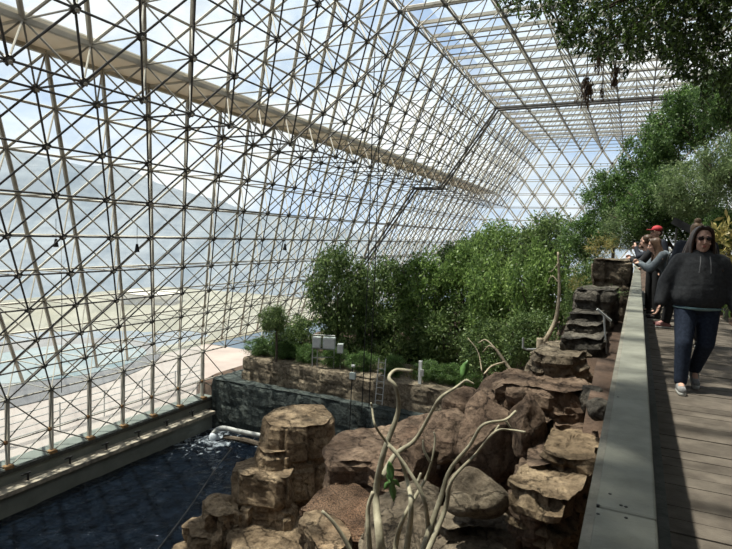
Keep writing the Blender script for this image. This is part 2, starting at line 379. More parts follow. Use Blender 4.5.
# glazing bands, one window per band between two rows of nodes
y0, y1 = npos(IMIN, 0, 0)[1], npos(28, 0, 0)[1]
wn = [0]
def window(vs, fs):
    wn[0] += 1; mb = MB(); mb.add(vs, fs); o = mb.build('window_%d' % wn[0], M_GLASS); o['kind'] = 'structure'; return o
OUTN = np.array([-.817, 0, .577])*.07
for j in range(JB, 5):
    if j == 1: qa, qb = -.5, -1.0
    else: qa, qb = (1-.5*j, 1-.5*(j+1)) if j < 1 else (-.5*j, -.5*(j+1))
    p = [npos(IMIN, qa, j)+OUTN, npos(eend(j)+1, qa, j)+OUTN, npos(eend(j+1)+1, qb, j+1)+OUTN, npos(IMIN, qb, j+1)+OUTN]
    window(p, [(0, 1, 2, 3)])
for q0 in range(-15, -3, 3):
    p = [npos(IMIN, q0, 5)+(0, 0, .07), npos(eend(5)+1, q0, 5)+(0, 0, .07), npos(eend(5)+1, min(q0+3, -2.5), 5)+(0, 0, .07), npos(IMIN, min(q0+3, -2.5), 5)+(0, 0, .07)]
    window(p, [(0, 1, 2, 3)])
for j in range(JB, 5):
    p = [npos(eend(j)+1, QMIN, j), npos(eend(j)+1, qout(j), j), npos(eend(j+1)+1, qout(j+1), j+1), npos(eend(j+1)+1, QMIN, j+1)]
    window([v+np.array([0, .07, .04]) for v in p], [(0, 1, 2, 3)])
pb = npos(IMIN, 4, JB); xb = pb[0]-.62
window([(xb, y0, ZB), (xb, 20.3, ZB), (xb, 20.3, pb[2]+.3), (xb, y0, pb[2]+.3)], [(0, 1, 2, 3)])
# opaque ledge where the outer skin steps in
mb = MB(); e0, e1 = npos(IMIN, .55, 1), npos(27, -.5, 1)
mb.box(((e0[0]+e1[0])/2, (e0[1]+e1[1])/2, e0[2]+.12), (abs(e1[0]-e0[0]), e1[1]-e0[1], .10))
tr = mb.build('trim_1', M_CREAM); tr['kind'] = 'structure'
mb = MB()
for q, dz in ((.5, -.02), (-.5, -.02)):
    p = npos(IMIN, q, 1); mb.box((p[0], (e0[1]+e1[1])/2, p[2]+.0), (.11, e1[1]-e0[1], .10))
tr = mb.build('trim_2', M_OUT); tr['kind'] = 'structure'
# dark double cross rib that follows the inner profile
prof = [(4.0, -8), (0, 0), (-1, 0), (-3, 4), (-14, 4)]
for n_, ii in enumerate((15.0, 15.32)):
    rb = MB(); off = np.array([.06, 0, -.07])
    for (qa, ja), (qb, jb) in zip(prof[:-1], prof[1:]):
        rb.bar(npos(ii, qa, ja)+off, npos(ii, qb, jb)+off, .055, 6)
    t_ = rb.build('trim_%d' % (3+n_), M_INNER); t_['kind'] = 'structure'
# ================================================================== OUTSIDE
mb = MB(); n = 60
xs = -np.concatenate([np.linspace(18.4, 60, 24), np.geomspace(62, 3000, 36)]); ys = np.concatenate([-np.geomspace(2500, 10, 30), np.linspace(0, 200, 50), np.geomspace(210, 4000, 30)])
V = []; 
for x in xs:
    for y in ys:
        d = math.hypot(x, y); z = ZB-.15
        if d > 45: z -= (min(d, 400)-45)*.035+max(0, mn.noise(Vector((x/60, y/60, 0))))*1.5
        if d > 400: 
            up = min(1, (d-400)/1400)
            bear = math.degrees(math.atan2(-x, y)); bf = min(1, max(.04, (bear-22)/26)); z += bf*up**1.3*(170+110*mn.fractal(Vector((x/700, y/700, 3)), 1, 2, 5)+40*math.sin(y/330.))
        V.append((x, y, z))
ny = len(ys); F_ = [(a*ny+b, (a+1)*ny+b, (a+1)*ny+b+1, a*ny+b+1) for a in range(len(xs)-1) for b in range(ny-1)]
mb.add(V, F_)
M_HAZEGROUND = mat('haze_tinted_ground', (.05, .075, .105), .95, (.09, .12, .15), .02, coord='Object', detail=8.)  # distance haze is painted in: blue-grey base colour for ground and mountains
g = mb.build('hills', M_HAZEGROUND, smooth=True); g['kind'] = 'structure'; g['label'] = 'haze-tinted valley ground and mountains beyond the glass'
mb = MB(); mb.box((-22.4, 8, ZB-.14), (8.2, 44, .12)); M_TERR = mat('pinkish_terrace_concrete', (.22, .19, .173), .9, (.29, .255, .23), .5)
o = mb.build('terrace', M_TERR); o['kind'] = 'structure'
mb = MB(); mb.add([(-26.6, -14, ZB-.13), (-60, -10, ZB-.5), (-62, 60, ZB-.5), (-26.6, 60, ZB-.13), (-26.6, -14, ZB-.4), (-60, -10, ZB-.9), (-62, 60, ZB-.9), (-26.6, 60, ZB-.4)], [(0, 1, 2, 3), (7, 6, 5, 4), (0, 4, 5, 1), (1, 5, 6, 2), (2, 6, 7, 3), (3, 7, 4, 0)])
o = mb.build('gravel_ground', mat('dry_ground', (.10, .10, .075), .95, (.185, .175, .13), .12, detail=9.)); o['kind'] = 'structure'
mb = MB(); ring = [( -31+7.5*math.cos(a)*1.0, 17+11*math.sin(a)) for a in np.linspace(0, 2*PI, 40, endpoint=False)]
mb.add([(x, y, ZB-.03) for x, y in ring]+[(x, y, ZB-.3) for x, y in ring], [tuple(range(40))]+[(i, (i+1) % 40, 40+(i+1) % 40, 40+i) for i in range(40)])
o = mb.build('road', mat('asphalt', (.07, .07, .075), .9, (.11, .11, .115), 1.)); o['kind'] = 'structure'
pc_ = onz(55, 362, ZB-.1); mb = MB(); ring = [(pc_[0]+4.2*math.cos(a), pc_[1]+5.5*math.sin(a)) for a in np.linspace(0, 2*PI, 36, endpoint=False)]
mb.add([(x, y, ZB+.0) for x, y in ring]+[(x, y, ZB-.4) for x, y in ring], [tuple(range(36))]+[(i, (i+1) % 36, 36+(i+1) % 36, 36+i) for i in range(36)])
tag(mb.build('pond', mat('teal_pond', (.06, .11, .12), .3, (.16, .19, .19), .5, detail=8.)), 'pale teal pond outside beyond the glass wall', 'pond')
# outside handrail
hr = empty('handrail', (-19.6, 8, ZB-.08), 0, 'thin grey outdoor handrail on the pale terrace beyond the glass foot', 'railing')
mb = MB()
for k in range(4): mb.bar((0, -14, .25+.27*k), (0, 14, .25+.27*k), .022)
mb.build('rails', M_GALV, hr)
for k in range(15):
    m1 = MB(); m1.bar((0, -14+2*k, 0), (0, -14+2*k, 1.1), .026); m1.build('post', M_GALV, hr)
# pale low buildings far out
def shed(px, py, d, w_, dp, h, label):
    p = at(px, py, d); r = empty('building', (p[0], p[1], p[2]), .5, label, 'building')
    m1 = MB(); m1.box((0, 0, h/2-3), (w_, dp, h+6)); m1.build('walls', M_WHITE, r)
    m1 = MB(); m1.box((0, 0, h+.2), (w_+1, dp+1, .4)); m1.build('roof', M_CREAM, r)
shed(150, 305, 62, 5, 4, 1.0, 'low white building outside beyond the glass wall')
mb = MB(); mb.box((11.1, 18, 0), (.4, 62, 20)); o = mb.build('wall_right_standin', M_DULL); o['kind'] = 'structure'  # this and the next: stand-in walls added to keep sky light out
mb = MB(); mb.box((-3.6, -12.3, 0), (29, .4, 20)); o = mb.build('wall_front_standin', M_DULL); o['kind'] = 'structure'
# ================================================================== POOL, KERB
mb = MB(); mb.box((-17.62, 5, ZB-.07), (.2, 30.8, .14)); o = mb.build('trim_7', M_RAILD); o['kind'] = 'structure'
mb = MB(); mb.box((-17.98, 5, -6.62), (.75, 32, .55)); k1 = mb.build('trim_5', M_CONC); k1['kind'] = 'structure'
mb = MB(); mb.box((-17.30, 4.4, -6.93), (.55, 31.0, .14)); k1 = mb.build('trim_6', M_LEDGE); k1['kind'] = 'structure'
mb = MB(); mb.box((-17.45, 4.4, -8.0), (.5, 31.0, 2.0)); k1 = mb.build('wall_pool', M_CONC); k1['kind'] = 'structure'
ORD = ['nearest the far rock wall', 'second from the far rock wall', 'third from the far rock wall', 'fourth from the far rock wall', 'fifth from the far rock wall', 'sixth from the far rock wall', 'seventh from the far rock wall', 'eighth from the far rock wall']
for k in range(8):
    y = L0+A*(7-k)+.45
    b = MB(); b.box((-17.34, y, -6.72), (.05, .05, .30)); b.box((-17.26, y-.12, -6.58), (.05, .28, .05))
    tag(b.build('ledge_hook', M_BLACK), 'small dark angled hook on the stained pool ledge, '+ORD[k], 'hook', 'dark hooks along the pool ledge')
mb = MB(); nx, nyy = 90, 150; V = []
for a in range(nx):
    for b in range(nyy):
        x = -17.3+a*16/(nx-1); y = -6+b*27/(nyy-1)
        V.append((x, y, WZ+.05*mn.noise(Vector((x*.9, y*.9, 0)))+.02*mn.noise(Vector((x*2.7, y*2.7, 4)))))
mb.add(V, [(a*nyy+b, (a+1)*nyy+b, (a+1)*nyy+b+1, a*nyy+b+1) for a in range(nx-1) for b in range(nyy-1)])
wtr = tag(mb.build('pool_water', M_WATER, smooth=True), 'dark rippling water with white foam between glass wall and rocks', 'water', kind='structure')
# ================================================================== TERRAIN
CTL = [(-.5, 2, -3.2), (-.4, 5, -3.0), (-.4, 6.3, -2.2), (-.5, 7.6, -.5), (-.5, 9, -.35), (-.5, 11, -.3), (-.6, 13, -.25), (-.6, 20, -.3), (-1.6, 3, -4.), (-1.4, 5, -3.2), (-1.4, 7, -2.4), (-2, 6, -3.4), (-2.2, 9, -2.4), (-1.6, 11, -1.6), (-2.5, 13, -2.4), (-3, 18, -3.2),
       (-3.5, 3, -5.2), (-4, 6, -4.6), (-4.5, 9, -4.8), (-5, 11, -5.6), (-6, 12, -6.), (-6, 16, -7.), (-5, 19, -7.), (-3.5, 15, -4.5), (-7.5, 12, -8.2), (-7, 8.5, -8.2), (-7, 17, -8.6), (-12, 19.8, -9), (-6.5, 19.8, -8.), (-5, 22, -4.45), (-8, 22, -4.45), (-12, 22, -4.45), (-16, 22, -4.45), (-16, 30, -4.2), (-10, 30, -4.0), (-5, 30, -3.2), (-3, 26, -2.8),
       (-9, 18.5, -8.8), (-9, 14, -8.8), (-8, 10, -8.8), (-6.5, 6, -8.8), (-12, 10, -9.2), (-16, 14, -9.2), (-16, 18, -9.2), (-16, 4, -9.2), (-10, 3, -9.2), (-8, 0, -8.8), (-4, -1, -6),
       (.8, 0, -.6), (.8, 10, -.5), (.8, 20, -.5), (3, 5, -.2), (3, 15, 0.), (3, 25, .5), (8, 15, .8), (8, 25, 1.2), (0, 30, -.3), (5, 38, 1), (-8, 40, -3.5), (-16, 40, -4)]
CT = np.array(CTL)
def gz(x, y):
    d2 = (CT[:, 0]-x)**2*1.3+(CT[:, 1]-y)**2*.7+.05; w_ = 1/d2**2.2; return float((w_@CT[:, 2])/w_.sum())
xs = np.concatenate([np.arange(-18.6, -6, .45), np.arange(-6, 1, .18), np.arange(1.2, 13, .9)]); ys = np.concatenate([np.arange(-6, 2, .6), np.arange(2, 20.4, .2), np.arange(20.4, 47, .7)])
V = [];
for x in xs:
    for y in ys:
        z = gz(x, y)
        if x < -6.2 and y < 20.35: z = min(z, -8.6)
        if x < -16.8 and y >= 20.35: z = -5.7
        if x < -3.9 and 17.5 < y < 20.35: z = min(z, -7.9)
        if x < -.95 and y < 10: z = min(z, -2.7-.25*(-x))
        if x < 0 and y < 7.5: z = min(z, -2.6)
        if x < -.5 and y < 9.3: z = min(z, -2.2)
        if x < -3.9 and 20.3 < y < 21.1: z = min(z, -5.8)
        if 0 < x < 2.2 and y < 24: z = min(z, -.35)
        elif (y < 20.3 and x < -1) or x > 2.2: z += .22*mn.noise(Vector((x*1.1, y*1.1, 1)))
        V.append((x, y, z))
ny = len(ys); mb = MB(); mb.add(V, [(a*ny+b, (a+1)*ny+b, (a+1)*ny+b+1, a*ny+b+1) for a in range(len(xs)-1) for b in range(ny-1)])
fl = mb.build('floor', M_SOIL, smooth=True); fl['kind'] = 'structure'; fl['label'] = 'reddish brown soil bank under rocks and plants'
# ================================================================== ROCKS
def fr(x, y, z, s, o=0): return mn.fractal(Vector((x*s+o, y*s-o, z*s+o*.5)), 1., 2., 4)
def prism(name, pts, zt, zb, m, label, seed=0, strata=.4, block=.7, amp=.09, rough=.05, taper=.05, res=.11, tiltx=0, tilty=0, cat='rock', group=None, parent=None, bow=.0):
    rough *= .8; rnd = random.Random(seed); pts = [np.array(p[:2], float) for p in pts]; k = len(pts)
    ar = sum(pts[i][0]*pts[(i+1) % k][1]-pts[(i+1) % k][0]*pts[i][1] for i in range(k))
    if ar < 0: pts = pts[::-1]
    out = []
    for i in range(k):
        a, b = pts[i], pts[(i+1) % k]; n_ = max(2, int(np.linalg.norm(b-a)/res))
        for t in range(n_): out.append(a+(b-a)*t/n_)
    P = np.array(out)
    for _ in range(3): P = .5*P+.25*(np.roll(P, 1, 0)+np.roll(P, -1, 0))
    T = np.roll(P, -1, 0)-np.roll(P, 1, 0); T /= np.linalg.norm(T, axis=1)[:, None]+1e-9; NR = np.stack([T[:, 1], -T[:, 0]], 1)
    c = P.mean(0); n_ = len(P); S = np.concatenate([[0], np.cumsum(np.linalg.norm(np.roll(P, -1, 0)-P, axis=1))])[:n_]
    def top(x, y): return zt+tiltx*(x-c[0])+tilty*(y-c[1])
    V = []; F = []
    lev = np.arange(0, zt-zb, max(.07, res*.8))
    off = {}
    def ro(a, b):
        if (a, b) not in off: off[(a, b)] = rnd.uniform(-1, .6)
        return off[(a, b)]
    wd = {}
    for li, dz in enumerate(lev):
        for i in range(n_):
            sj = dz/strata+.35*mn.noise(Vector((S[i]*.5, seed*3.1, 0))); ly = math.floor(sj)
            if ly not in wd: wd[ly] = (block*rnd.uniform(.7, 1.3), rnd.uniform(0, 5))
            bw, bo = wd[ly]; sb = S[i]/bw+bo; bl = math.floor(sb)
            o_ = amp*ro(ly, bl)
            fs, fb = sj-ly, sb-bl
            if fs < .13 and ly > 0 or fs > .9: o_ -= amp*.7
            if fb < .1 or fb > .93: o_ -= amp*.8
            o_ += taper*dz-(.05 if dz < .01 else 0)
            x, y = P[i]+NR[i]*o_; z = top(*P[i])-dz
            q = fr(x, y, z, 1.6, seed)*rough*1.5+fr(x, y, z, 5., seed)*rough
            V.append((x+NR[i][0]*q, y+NR[i][1]*q, z+.4*q))
    nl = len(lev)
    for r in range(nl-1):
        for i in range(n_): i2 = (i+1) % n_; F.append((r*n_+i, (r+1)*n_+i, (r+1)*n_+i2, r*n_+i2))
    base = 0; prev = 0; st = len(V); scs = [.95, .86, .74, .6, .45, .3, .15]
    idx0 = list(range(n_))
    for s_ in scs:
        ids = []
        for i in range(n_):
            p = c+(P[i]-c)*s_; z = top(*p)
            dq = mn.noise(Vector((p[0]*1.8, p[1]*1.8, seed))); st_ = math.floor(dq*3)/3*.07*min(1, (1-s_)*6)
            V.append((p[0], p[1], z+.02+st_*.8+bow*(1-s_*s_)+fr(p[0], p[1], z, 4, seed)*rough*.8)); ids.append(len(V)-1)
        for i in range(n_): i2 = (i+1) % n_; F.append((idx0[i], idx0[i2], ids[i2], ids[i]))
        idx0 = ids
    V.append((c[0], c[1], top(*c)+bow)); ce = len(V)-1
    for i in range(n_): F.append((idx0[i], idx0[(i+1) % n_], ce))
    F.append(tuple((nl-1)*n_+i for i in range(n_-1, -1, -1)))
    mb = MB(); mb.add(V, F); o = mb.build(name, m, parent)
    if parent is None: tag(o, label, cat, group)
    return o
def zp(pts, z): return [onz(x, y, z)[:2] for x, y in pts]
def boulder(name, px, py, d, r, m, label, seed=0, rough=.12, cuts=5, rz=0., sub=5, group=None, down=0):
    if m is R_RUST: cuts += 9
    c = at(px, py, d); bm = bmesh.new(); bmesh.ops.create_icosphere(bm, subdivisions=sub, radius=1)
    rnd = random.Random(seed); pl = []
    for _ in range(cuts):
        v = Vector((rnd.uniform(-1, 1), rnd.uniform(-1, 1), rnd.uniform(-.3, 1))).normalized(); pl.append((v, rnd.uniform(.58, .82)))
    for v in bm.verts:
        p = v.co.copy()
        for n_, h in pl:
            e = p.dot(n_)-h
            if e > 0: p -= n_*e*.9
        q = mn.fractal(Vector(p*1.4)+Vector((seed, 0, 0)), 1, 2, 5)
        p *= 1+rough*.6*q+.02*mn.fractal(Vector(p*6), 1, 2, 3)
        v.co = Vector((p.x*r[0], p.y*r[1], p.z*r[2]*(1 if p.z > 0 else 1+down)))
    me = bpy.data.meshes.new(name); bm.to_mesh(me); bm.free()
    o = link(name, me, m, smooth=(m is R_GREY)); o.location = c; o.rotation_euler = (0, 0, rz); return tag(o, label, 'rock', group)
# far cliff, two tiers
prism('cliff', [(-17.5, 20.02), (-12, 20.1), (-8, 19.95), (-3.5, 20.1), (-3.5, 22.5), (-17.5, 22.5)], -5.45, -9.0, R_DARK, 'long blue-grey rock face rising from the water at the far side of the pool', 11, 1.0, 1.5, .05, .03, .01, .2, cat='cliff')
prism('cliff', [(-16.3, 20.75), (-12, 20.65), (-9, 20.5), (-6, 20.45), (-3.2, 20.6), (-3.2, 24), (-16.6, 24)], -4.42, -6.4, R_CLIFF, 'long brown blocky rock wall below the mangrove trees, above the blue-grey one', 12, .55, 1.1, .06, .03, .02, .14, cat='cliff')
# pillar group in the pool
prism('rock_stack', zp([(262, 417), (275, 408), (300, 404), (323, 404), (334, 416), (328, 425), (296, 429), (268, 427)], -3.2), -3.2, -9.0, R_TAN, 'tall blocky tan rock pillar with flat sunlit top standing in the pool', 21, .95, .8, .09, .035, .07, .09)
prism('rock_stack', zp([(233, 466), (250, 457), (288, 460), (296, 468), (290, 480), (262, 476), (240, 477)], -4.15), -4.15, -9., R_TAN, 'lower shoulder of stacked tan rock in front of the tall pillar', 22, .8, .6, .09, .04, .10, .09)
prism('rock_stack', zp([(262, 434), (274, 430), (290, 436), (291, 452), (266, 455), (256, 447)], -3.75), -3.75, -8., R_TAN, 'narrow mid-height rock block on the left flank of the tall pillar', 27, .6, .5, .07, .04, .1, .09)
prism('rock_block', zp([(203, 500), (215, 494), (236, 497), (240, 512), (222, 520), (205, 514)], -4.95), -4.95, -9., R_TAN, 'sunlit tan stone stepping down below the pillar shoulder', 23, .4, .5, .12, .09, .12, .08, bow=.12)
prism('rock_block', zp([(186, 522), (205, 514), (232, 520), (236, 535), (212, 542), (190, 538)], -5.45), -5.45, -9., R_TAN, 'craggy tan stone just above the lowest step of the pillar', 24, .4, .5, .12, .09, .12, .08, bow=.1)
prism('rock_block', zp([(170, 546), (190, 540), (232, 546), (240, 570), (180, 575)], -5.9), -5.9, -9., R_TAN, 'lowest tan stone of the pillar steps at the bottom edge above the water', 25, .4, .5, .12, .08, .12, .08, bow=.08)
prism('rock_mass', zp([(232, 500), (262, 480), (300, 470), (335, 468), (318, 560), (300, 600), (225, 600)], -5.3), -5.3, -9., R_TAN, 'dark brown rock body under the pillar shoulder', 26, .8, .9, .09, .04, .05, .12)
# ledges right of the pillar
prism('rock_ledge', zp([(330, 436), (346, 430), (385, 427), (410, 416), (445, 410), (480, 420), (462, 450), (440, 472), (392, 471), (362, 463), (326, 464), (322, 450)], -2.6), -2.6, -6., R_RUST, 'wide flat reddish rock ledge with overhanging lip behind the pale stems', 31, .5, .9, .06, .06, -.02, .1)
prism('rock_ledge', zp([(298, 512), (320, 488), (350, 480), (385, 500), (390, 545), (352, 536), (343, 523), (322, 513)], -2.98), -2.98, -6.5, M_LITTER, 'lower brown ledge covered in leaf litter beside the pillar', 32, .3, .6, .07, .08, -.03, .09)
prism('rock_ledge', zp([(300, 513), (322, 510), (345, 523), (354, 536), (340, 555), (318, 552)], -2.93), -2.93, -6.5, R_TAN, 'small pale cracked slab at the edge of the leaf littered ledge', 33, .25, .45, .07, .05, .02, .07)
# foreground grey mass below the stems
prism('rock_mass', zp([(368, 506), (384, 492), (405, 480), (432, 480), (440, 500), (430, 540), (420, 580), (375, 600), (360, 550)], -2.1), -2.1, -5., R_GREY, 'rounded grey-brown rock around the base of the pale stems', 41, .4, .6, .09, .09, .02, .08, bow=.14)
prism('rock_ledge', zp([(428, 512), (455, 502), (505, 508), (520, 520), (521, 536), (485, 528), (440, 532)], -1.72), -1.72, -4., R_GREY, 'flat grey slab carrying the two rounded boulders', 42, .22, .6, .08, .06, .03, .06)
prism('rock_ledge', zp([(425, 545), (450, 532), (500, 540), (515, 560), (520, 600), (430, 610)], -1.85), -1.85, -4., R_GREY, 'nearest grey slab at the bottom edge below the boulders', 43, .25, .6, .08, .06, .03, .06)
boulder('boulder', 479, 492, 6.25, (.37, .33, .27), R_GREY, 'smooth rounded grey-brown boulder on the flat slab', 5, .05, 4, .3)
boulder('boulder', 461, 504, 5.95, (.19, .15, .12), R_GREY, 'small smooth boulder tucked against the larger rounded one', 6, .05, 3, .2)
# big red boulders
boulder('boulder', 512, 395, 8.3, (.66, .6, .42), R_RUST, 'big angular reddish boulder with flat top in the middle of the slope', 8, .16, 7, .4, down=.4)
boulder('boulder', 492, 436, 7.7, (.52, .5, .66), R_RUST, 'large dark rounded reddish boulder below the flat topped one', 9, .14, 6, .9)
boulder('boulder', 527, 425, 7.3, (.30, .35, .45), R_RUST, 'steep dark block to the right of the large rounded boulder', 14, .2, 6, .2)
boulder('boulder', 450, 428, 9.7, (.62, .8, .40), R_RUST, 'rough sloping reddish boulder on the wide ledge', 10, .22, 6, .1, down=.5)
boulder('boulder', 468, 402, 10.2, (.42, .5, .30), R_RUST, 'jagged reddish boulder behind the sloping one', 15, .25, 7, 1.1, down=1)
boulder('boulder', 420, 452, 8.6, (.35, .3, .25), R_RUST, 'small reddish boulder at the lip of the wide ledge', 16, .22, 6, 2.1, down=1)
# plateau & slabs beside the rail
prism('rock_ledge', zp([(500, 371), (512, 368), (540, 374), (568, 377), (592, 384), (598, 390), (573, 394), (549, 393), (538, 388), (500, 386)], -.55), -.55, -3.5, R_RUST, 'reddish flat topped ledge behind the angular boulder', 51, .22, .6, .1, .07, .02, .07)
prism('rock_slab', zp([(545, 397), (562, 398), (583, 407), (577, 417), (554, 418)], -.85), -.85, -3., R_RUST, 'small tilted reddish slab in front of the flat topped ledge', 52, .12, .4, .07, .06, -.05, .05)
prism('rock_ledge', zp([(553, 426), (575, 424), (592, 434), (598, 440), (594, 463), (562, 460), (540, 452)], -1.0), -1.0, -3.5, R_TAN, 'tan layered ledge close to the rail', 53, .16, .6, .09, .06, -.02, .06)
prism('rock_ledge', zp([(528, 467), (550, 463), (592, 468), (588, 482), (583, 492), (566, 502), (548, 503), (502, 483)], -1.15), -1.15, -1.75, R_TAN, 'sunlit orange-tan layered ledge overhanging a dark hollow', 54, .12, .5, .09, .07, -.12, .06)
prism('rock_slab', zp([(506, 489), (530, 494), (549, 501), (548, 510), (536, 515), (509, 503)], -1.35), -1.35, -1.8, R_RUST, 'brown slab below the sunlit ledge', 55, .1, .4, .06, .06, -.1, .05)
prism('rock_mass', zp([(520, 455), (545, 452), (560, 470), (545, 490), (515, 478)], -1.3), -1.3, -4, R_RUST, 'dark rock body beneath the sunlit ledge', 56, .3, .5, .1, .08, .03, .08)
boulder('boulder', 598, 408, 6.9, (.13, .16, .16), R_STONE, 'small dark boulder in the gap beside the rail', 17, .15, 5, .5)
boulder('boulder', 590, 396, 7.6, (.2, .2, .17), R_STONE, 'dark grey boulder below the end of the reddish ledge', 18, .15, 5, .5, down=1)
prism('rock_ledge', zp([(556, 414), (575, 412), (597, 420), (600, 436), (575, 426), (553, 428)], -.95), -.95, -3.5, R_RUST, 'narrow reddish ledge between the tilted slab and the tan ledge close to the rail', 71, .15, .5, .05, .05, .0, .06)
prism('rock_mass', zp([(526, 446), (560, 438), (600, 440), (598, 468), (560, 466), (524, 470)], -1.14), -1.14, -3.5, R_RUST, 'broad brown rock body under the ledges close to the rail', 72, .2, .6, .06, .05, .03, .08)
prism('rock_mass', zp([(534, 384), (560, 392), (575, 398), (560, 420), (536, 432), (526, 410)], -.95), -.95, -3.5, R_RUST, 'dark stepped rock between the angular boulder and the small tilted slab', 73, .2, .45, .08, .05, .05, .07)
# pale brown layered mound and dark layered stack
prism('rock_slab', [at(530, 372, 8.9)[:2], at(545, 362, 9.8)[:2], at(575, 366, 9.8)[:2], at(588, 376, 9.0)[:2], at(570, 380, 8.3)[:2], at(536, 378, 8.4)[:2]], -.28, -3, R_GREY, 'pale brown layered slab heap behind the reddish ledge', 57, .13, .5, .08, .06, .35, .06)
for n_, (x0, y0_, x1, y1_, d, zt, sd) in enumerate([(557, 352, 608, 366, 9.6, -.12, 61), (562, 340, 606, 354, 10.3, .0, 62), (566, 328, 606, 342, 10.9, .12, 63)]):
    pts = [at(x0, y1_, d-.5)[:2], at(x1-8, y1_, d-.5)[:2], at(x1, y0_, d+.4)[:2], at(x0+8, y0_, d+.5)[:2]]
    prism('layered_rock', pts, zt, -3.5, R_STONE, ['lowest dark slatey layered rock heap beside the soil strip', 'middle dark layered rock in the heap beside the soil strip', 'upper dark layered rock in the heap beside the soil strip'][n_], sd, .11, .4, .045, .05, .10, .045)
prism('layered_rock', [at(573, 318, 11.5)[:2], at(612, 318, 11.2)[:2], at(620, 300, 12.4)[:2], at(582, 300, 12.6)[:2]], .50, -3, R_STONE, 'dark upright rock with a grey bush on top below the tall square rock', 64, .25, .4, .05, .05, .04, .06)
prism('rock_stack', [at(589, 300, 13.0)[:2], at(632, 300, 12.9)[:2], at(632, 290, 14.2)[:2], at(596, 290, 14.2)[:2]], 1.08, -2, R_GREY, 'tall square grey rock beside the far end of the rail', 65, .5, .6, .06, .05, .03, .07)
# ================================================================== DECK AND RAIL
nb = 0
for k in range(130):
    y = -1.2+k*.165
    if y > 20: break
    mb = MB(); x0 = .12+random.uniform(-.01, .01); x1 = 1.72+random.uniform(-.012, .012); sl = .0
    mb.box(((x0+x1)/2, y, -.02+random.uniform(-.003, .003)), (x1-x0, .158, .04), rz=random.uniform(-.002, .002))
    if k == 0: deck_root = empty('boardwalk', (0.9, -1.2, -.04), 0, 'weathered grey plank boardwalk running away beside the rail', 'boardwalk')
    if y < 15 and y > 1.5 and nb < 95:
        o = mb.build('plank', M_WOOD, deck_root); nb += 1
        o.location = -Vector(deck_root.location)
    else:
        if 'restp' not in globals(): restp = MB()
        restp.add(mb.v[0], mb.f)
o = restp.build('plank', M_WOOD, deck_root); o.location = -Vector(deck_root.location); o['kind'] = 'stuff'
mb = MB()
for x in (.25, .9, 1.6): mb.box((x, 9.4, -.13), (.08, 21, .17))
o = mb.build('joist', M_RAILD, deck_root); o.location = -Vector(deck_root.location)
rl = empty('rail', (0, 0, -.2), 0, 'long straight weathered wooden rail along the left side of the boardwalk', 'railing')
def rb_(mb, name, m): o = mb.build(name, m, rl); o.location = (0, 0, .2); return o
# rail top in boards butted end to end
ZR = .92; RA = math.atan2(.16, 18.)
def rx(y): return .008+y*.0052
joints = [-1.2, 1.20, 4.0, 7.0, 10.0, 13.0, 16.0, 19.0]
for a_, b_ in zip(joints[:-1], joints[1:]):
    mb = MB(); mb.box((rx((a_+b_)/2), (a_+b_)/2, ZR-.02), (.114, b_-a_-.005, .04), rz=-.0052)
    o = rb_(mb, 'top_board', M_RAIL); bv = o.modifiers.new('bevel', 'BEVEL'); bv.width = .006; bv.segments = 2
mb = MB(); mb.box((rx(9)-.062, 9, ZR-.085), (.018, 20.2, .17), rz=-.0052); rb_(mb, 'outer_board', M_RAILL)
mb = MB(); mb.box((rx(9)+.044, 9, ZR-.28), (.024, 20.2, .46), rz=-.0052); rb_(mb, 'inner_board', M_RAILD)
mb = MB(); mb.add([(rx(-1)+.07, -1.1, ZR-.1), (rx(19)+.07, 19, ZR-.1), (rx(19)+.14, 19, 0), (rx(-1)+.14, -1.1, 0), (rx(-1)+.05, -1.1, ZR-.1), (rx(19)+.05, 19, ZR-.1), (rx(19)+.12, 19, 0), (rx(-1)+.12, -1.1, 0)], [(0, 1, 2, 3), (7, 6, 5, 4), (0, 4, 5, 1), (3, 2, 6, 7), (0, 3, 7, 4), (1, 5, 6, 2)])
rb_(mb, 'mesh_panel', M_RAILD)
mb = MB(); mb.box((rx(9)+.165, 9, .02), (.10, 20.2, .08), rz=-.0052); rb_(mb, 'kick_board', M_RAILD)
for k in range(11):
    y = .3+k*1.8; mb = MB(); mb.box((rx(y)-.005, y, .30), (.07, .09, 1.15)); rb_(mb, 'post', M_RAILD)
for px, py in ((598, 505), (626, 507), (598, 514), (626, 518), (610, 494), (621, 505.5), (618, 397)):
    p = onz(px, py, ZR); mb = MB(); mb.bar((p[0], p[1], ZR-.004), (p[0], p[1], ZR+.001), .0035, 10); rb_(mb, 'screw', M_BLACK)
# far right-hand rail of the deck
fr_ = empty('post_rail', (1.78, 12, 0), 0, 'low dark wooden post rail at the far right of the boardwalk', 'railing')
for k in range(4):
    mb = MB(); mb.box((0, k*1.6, .25), (.09, .09, .9)); mb.build('post', M_RAILD, fr_)
mb = MB(); mb.box((0, 2.4, .66), (.07, 5.2, .07)); mb.build('rail_bar', M_RAILD, fr_)
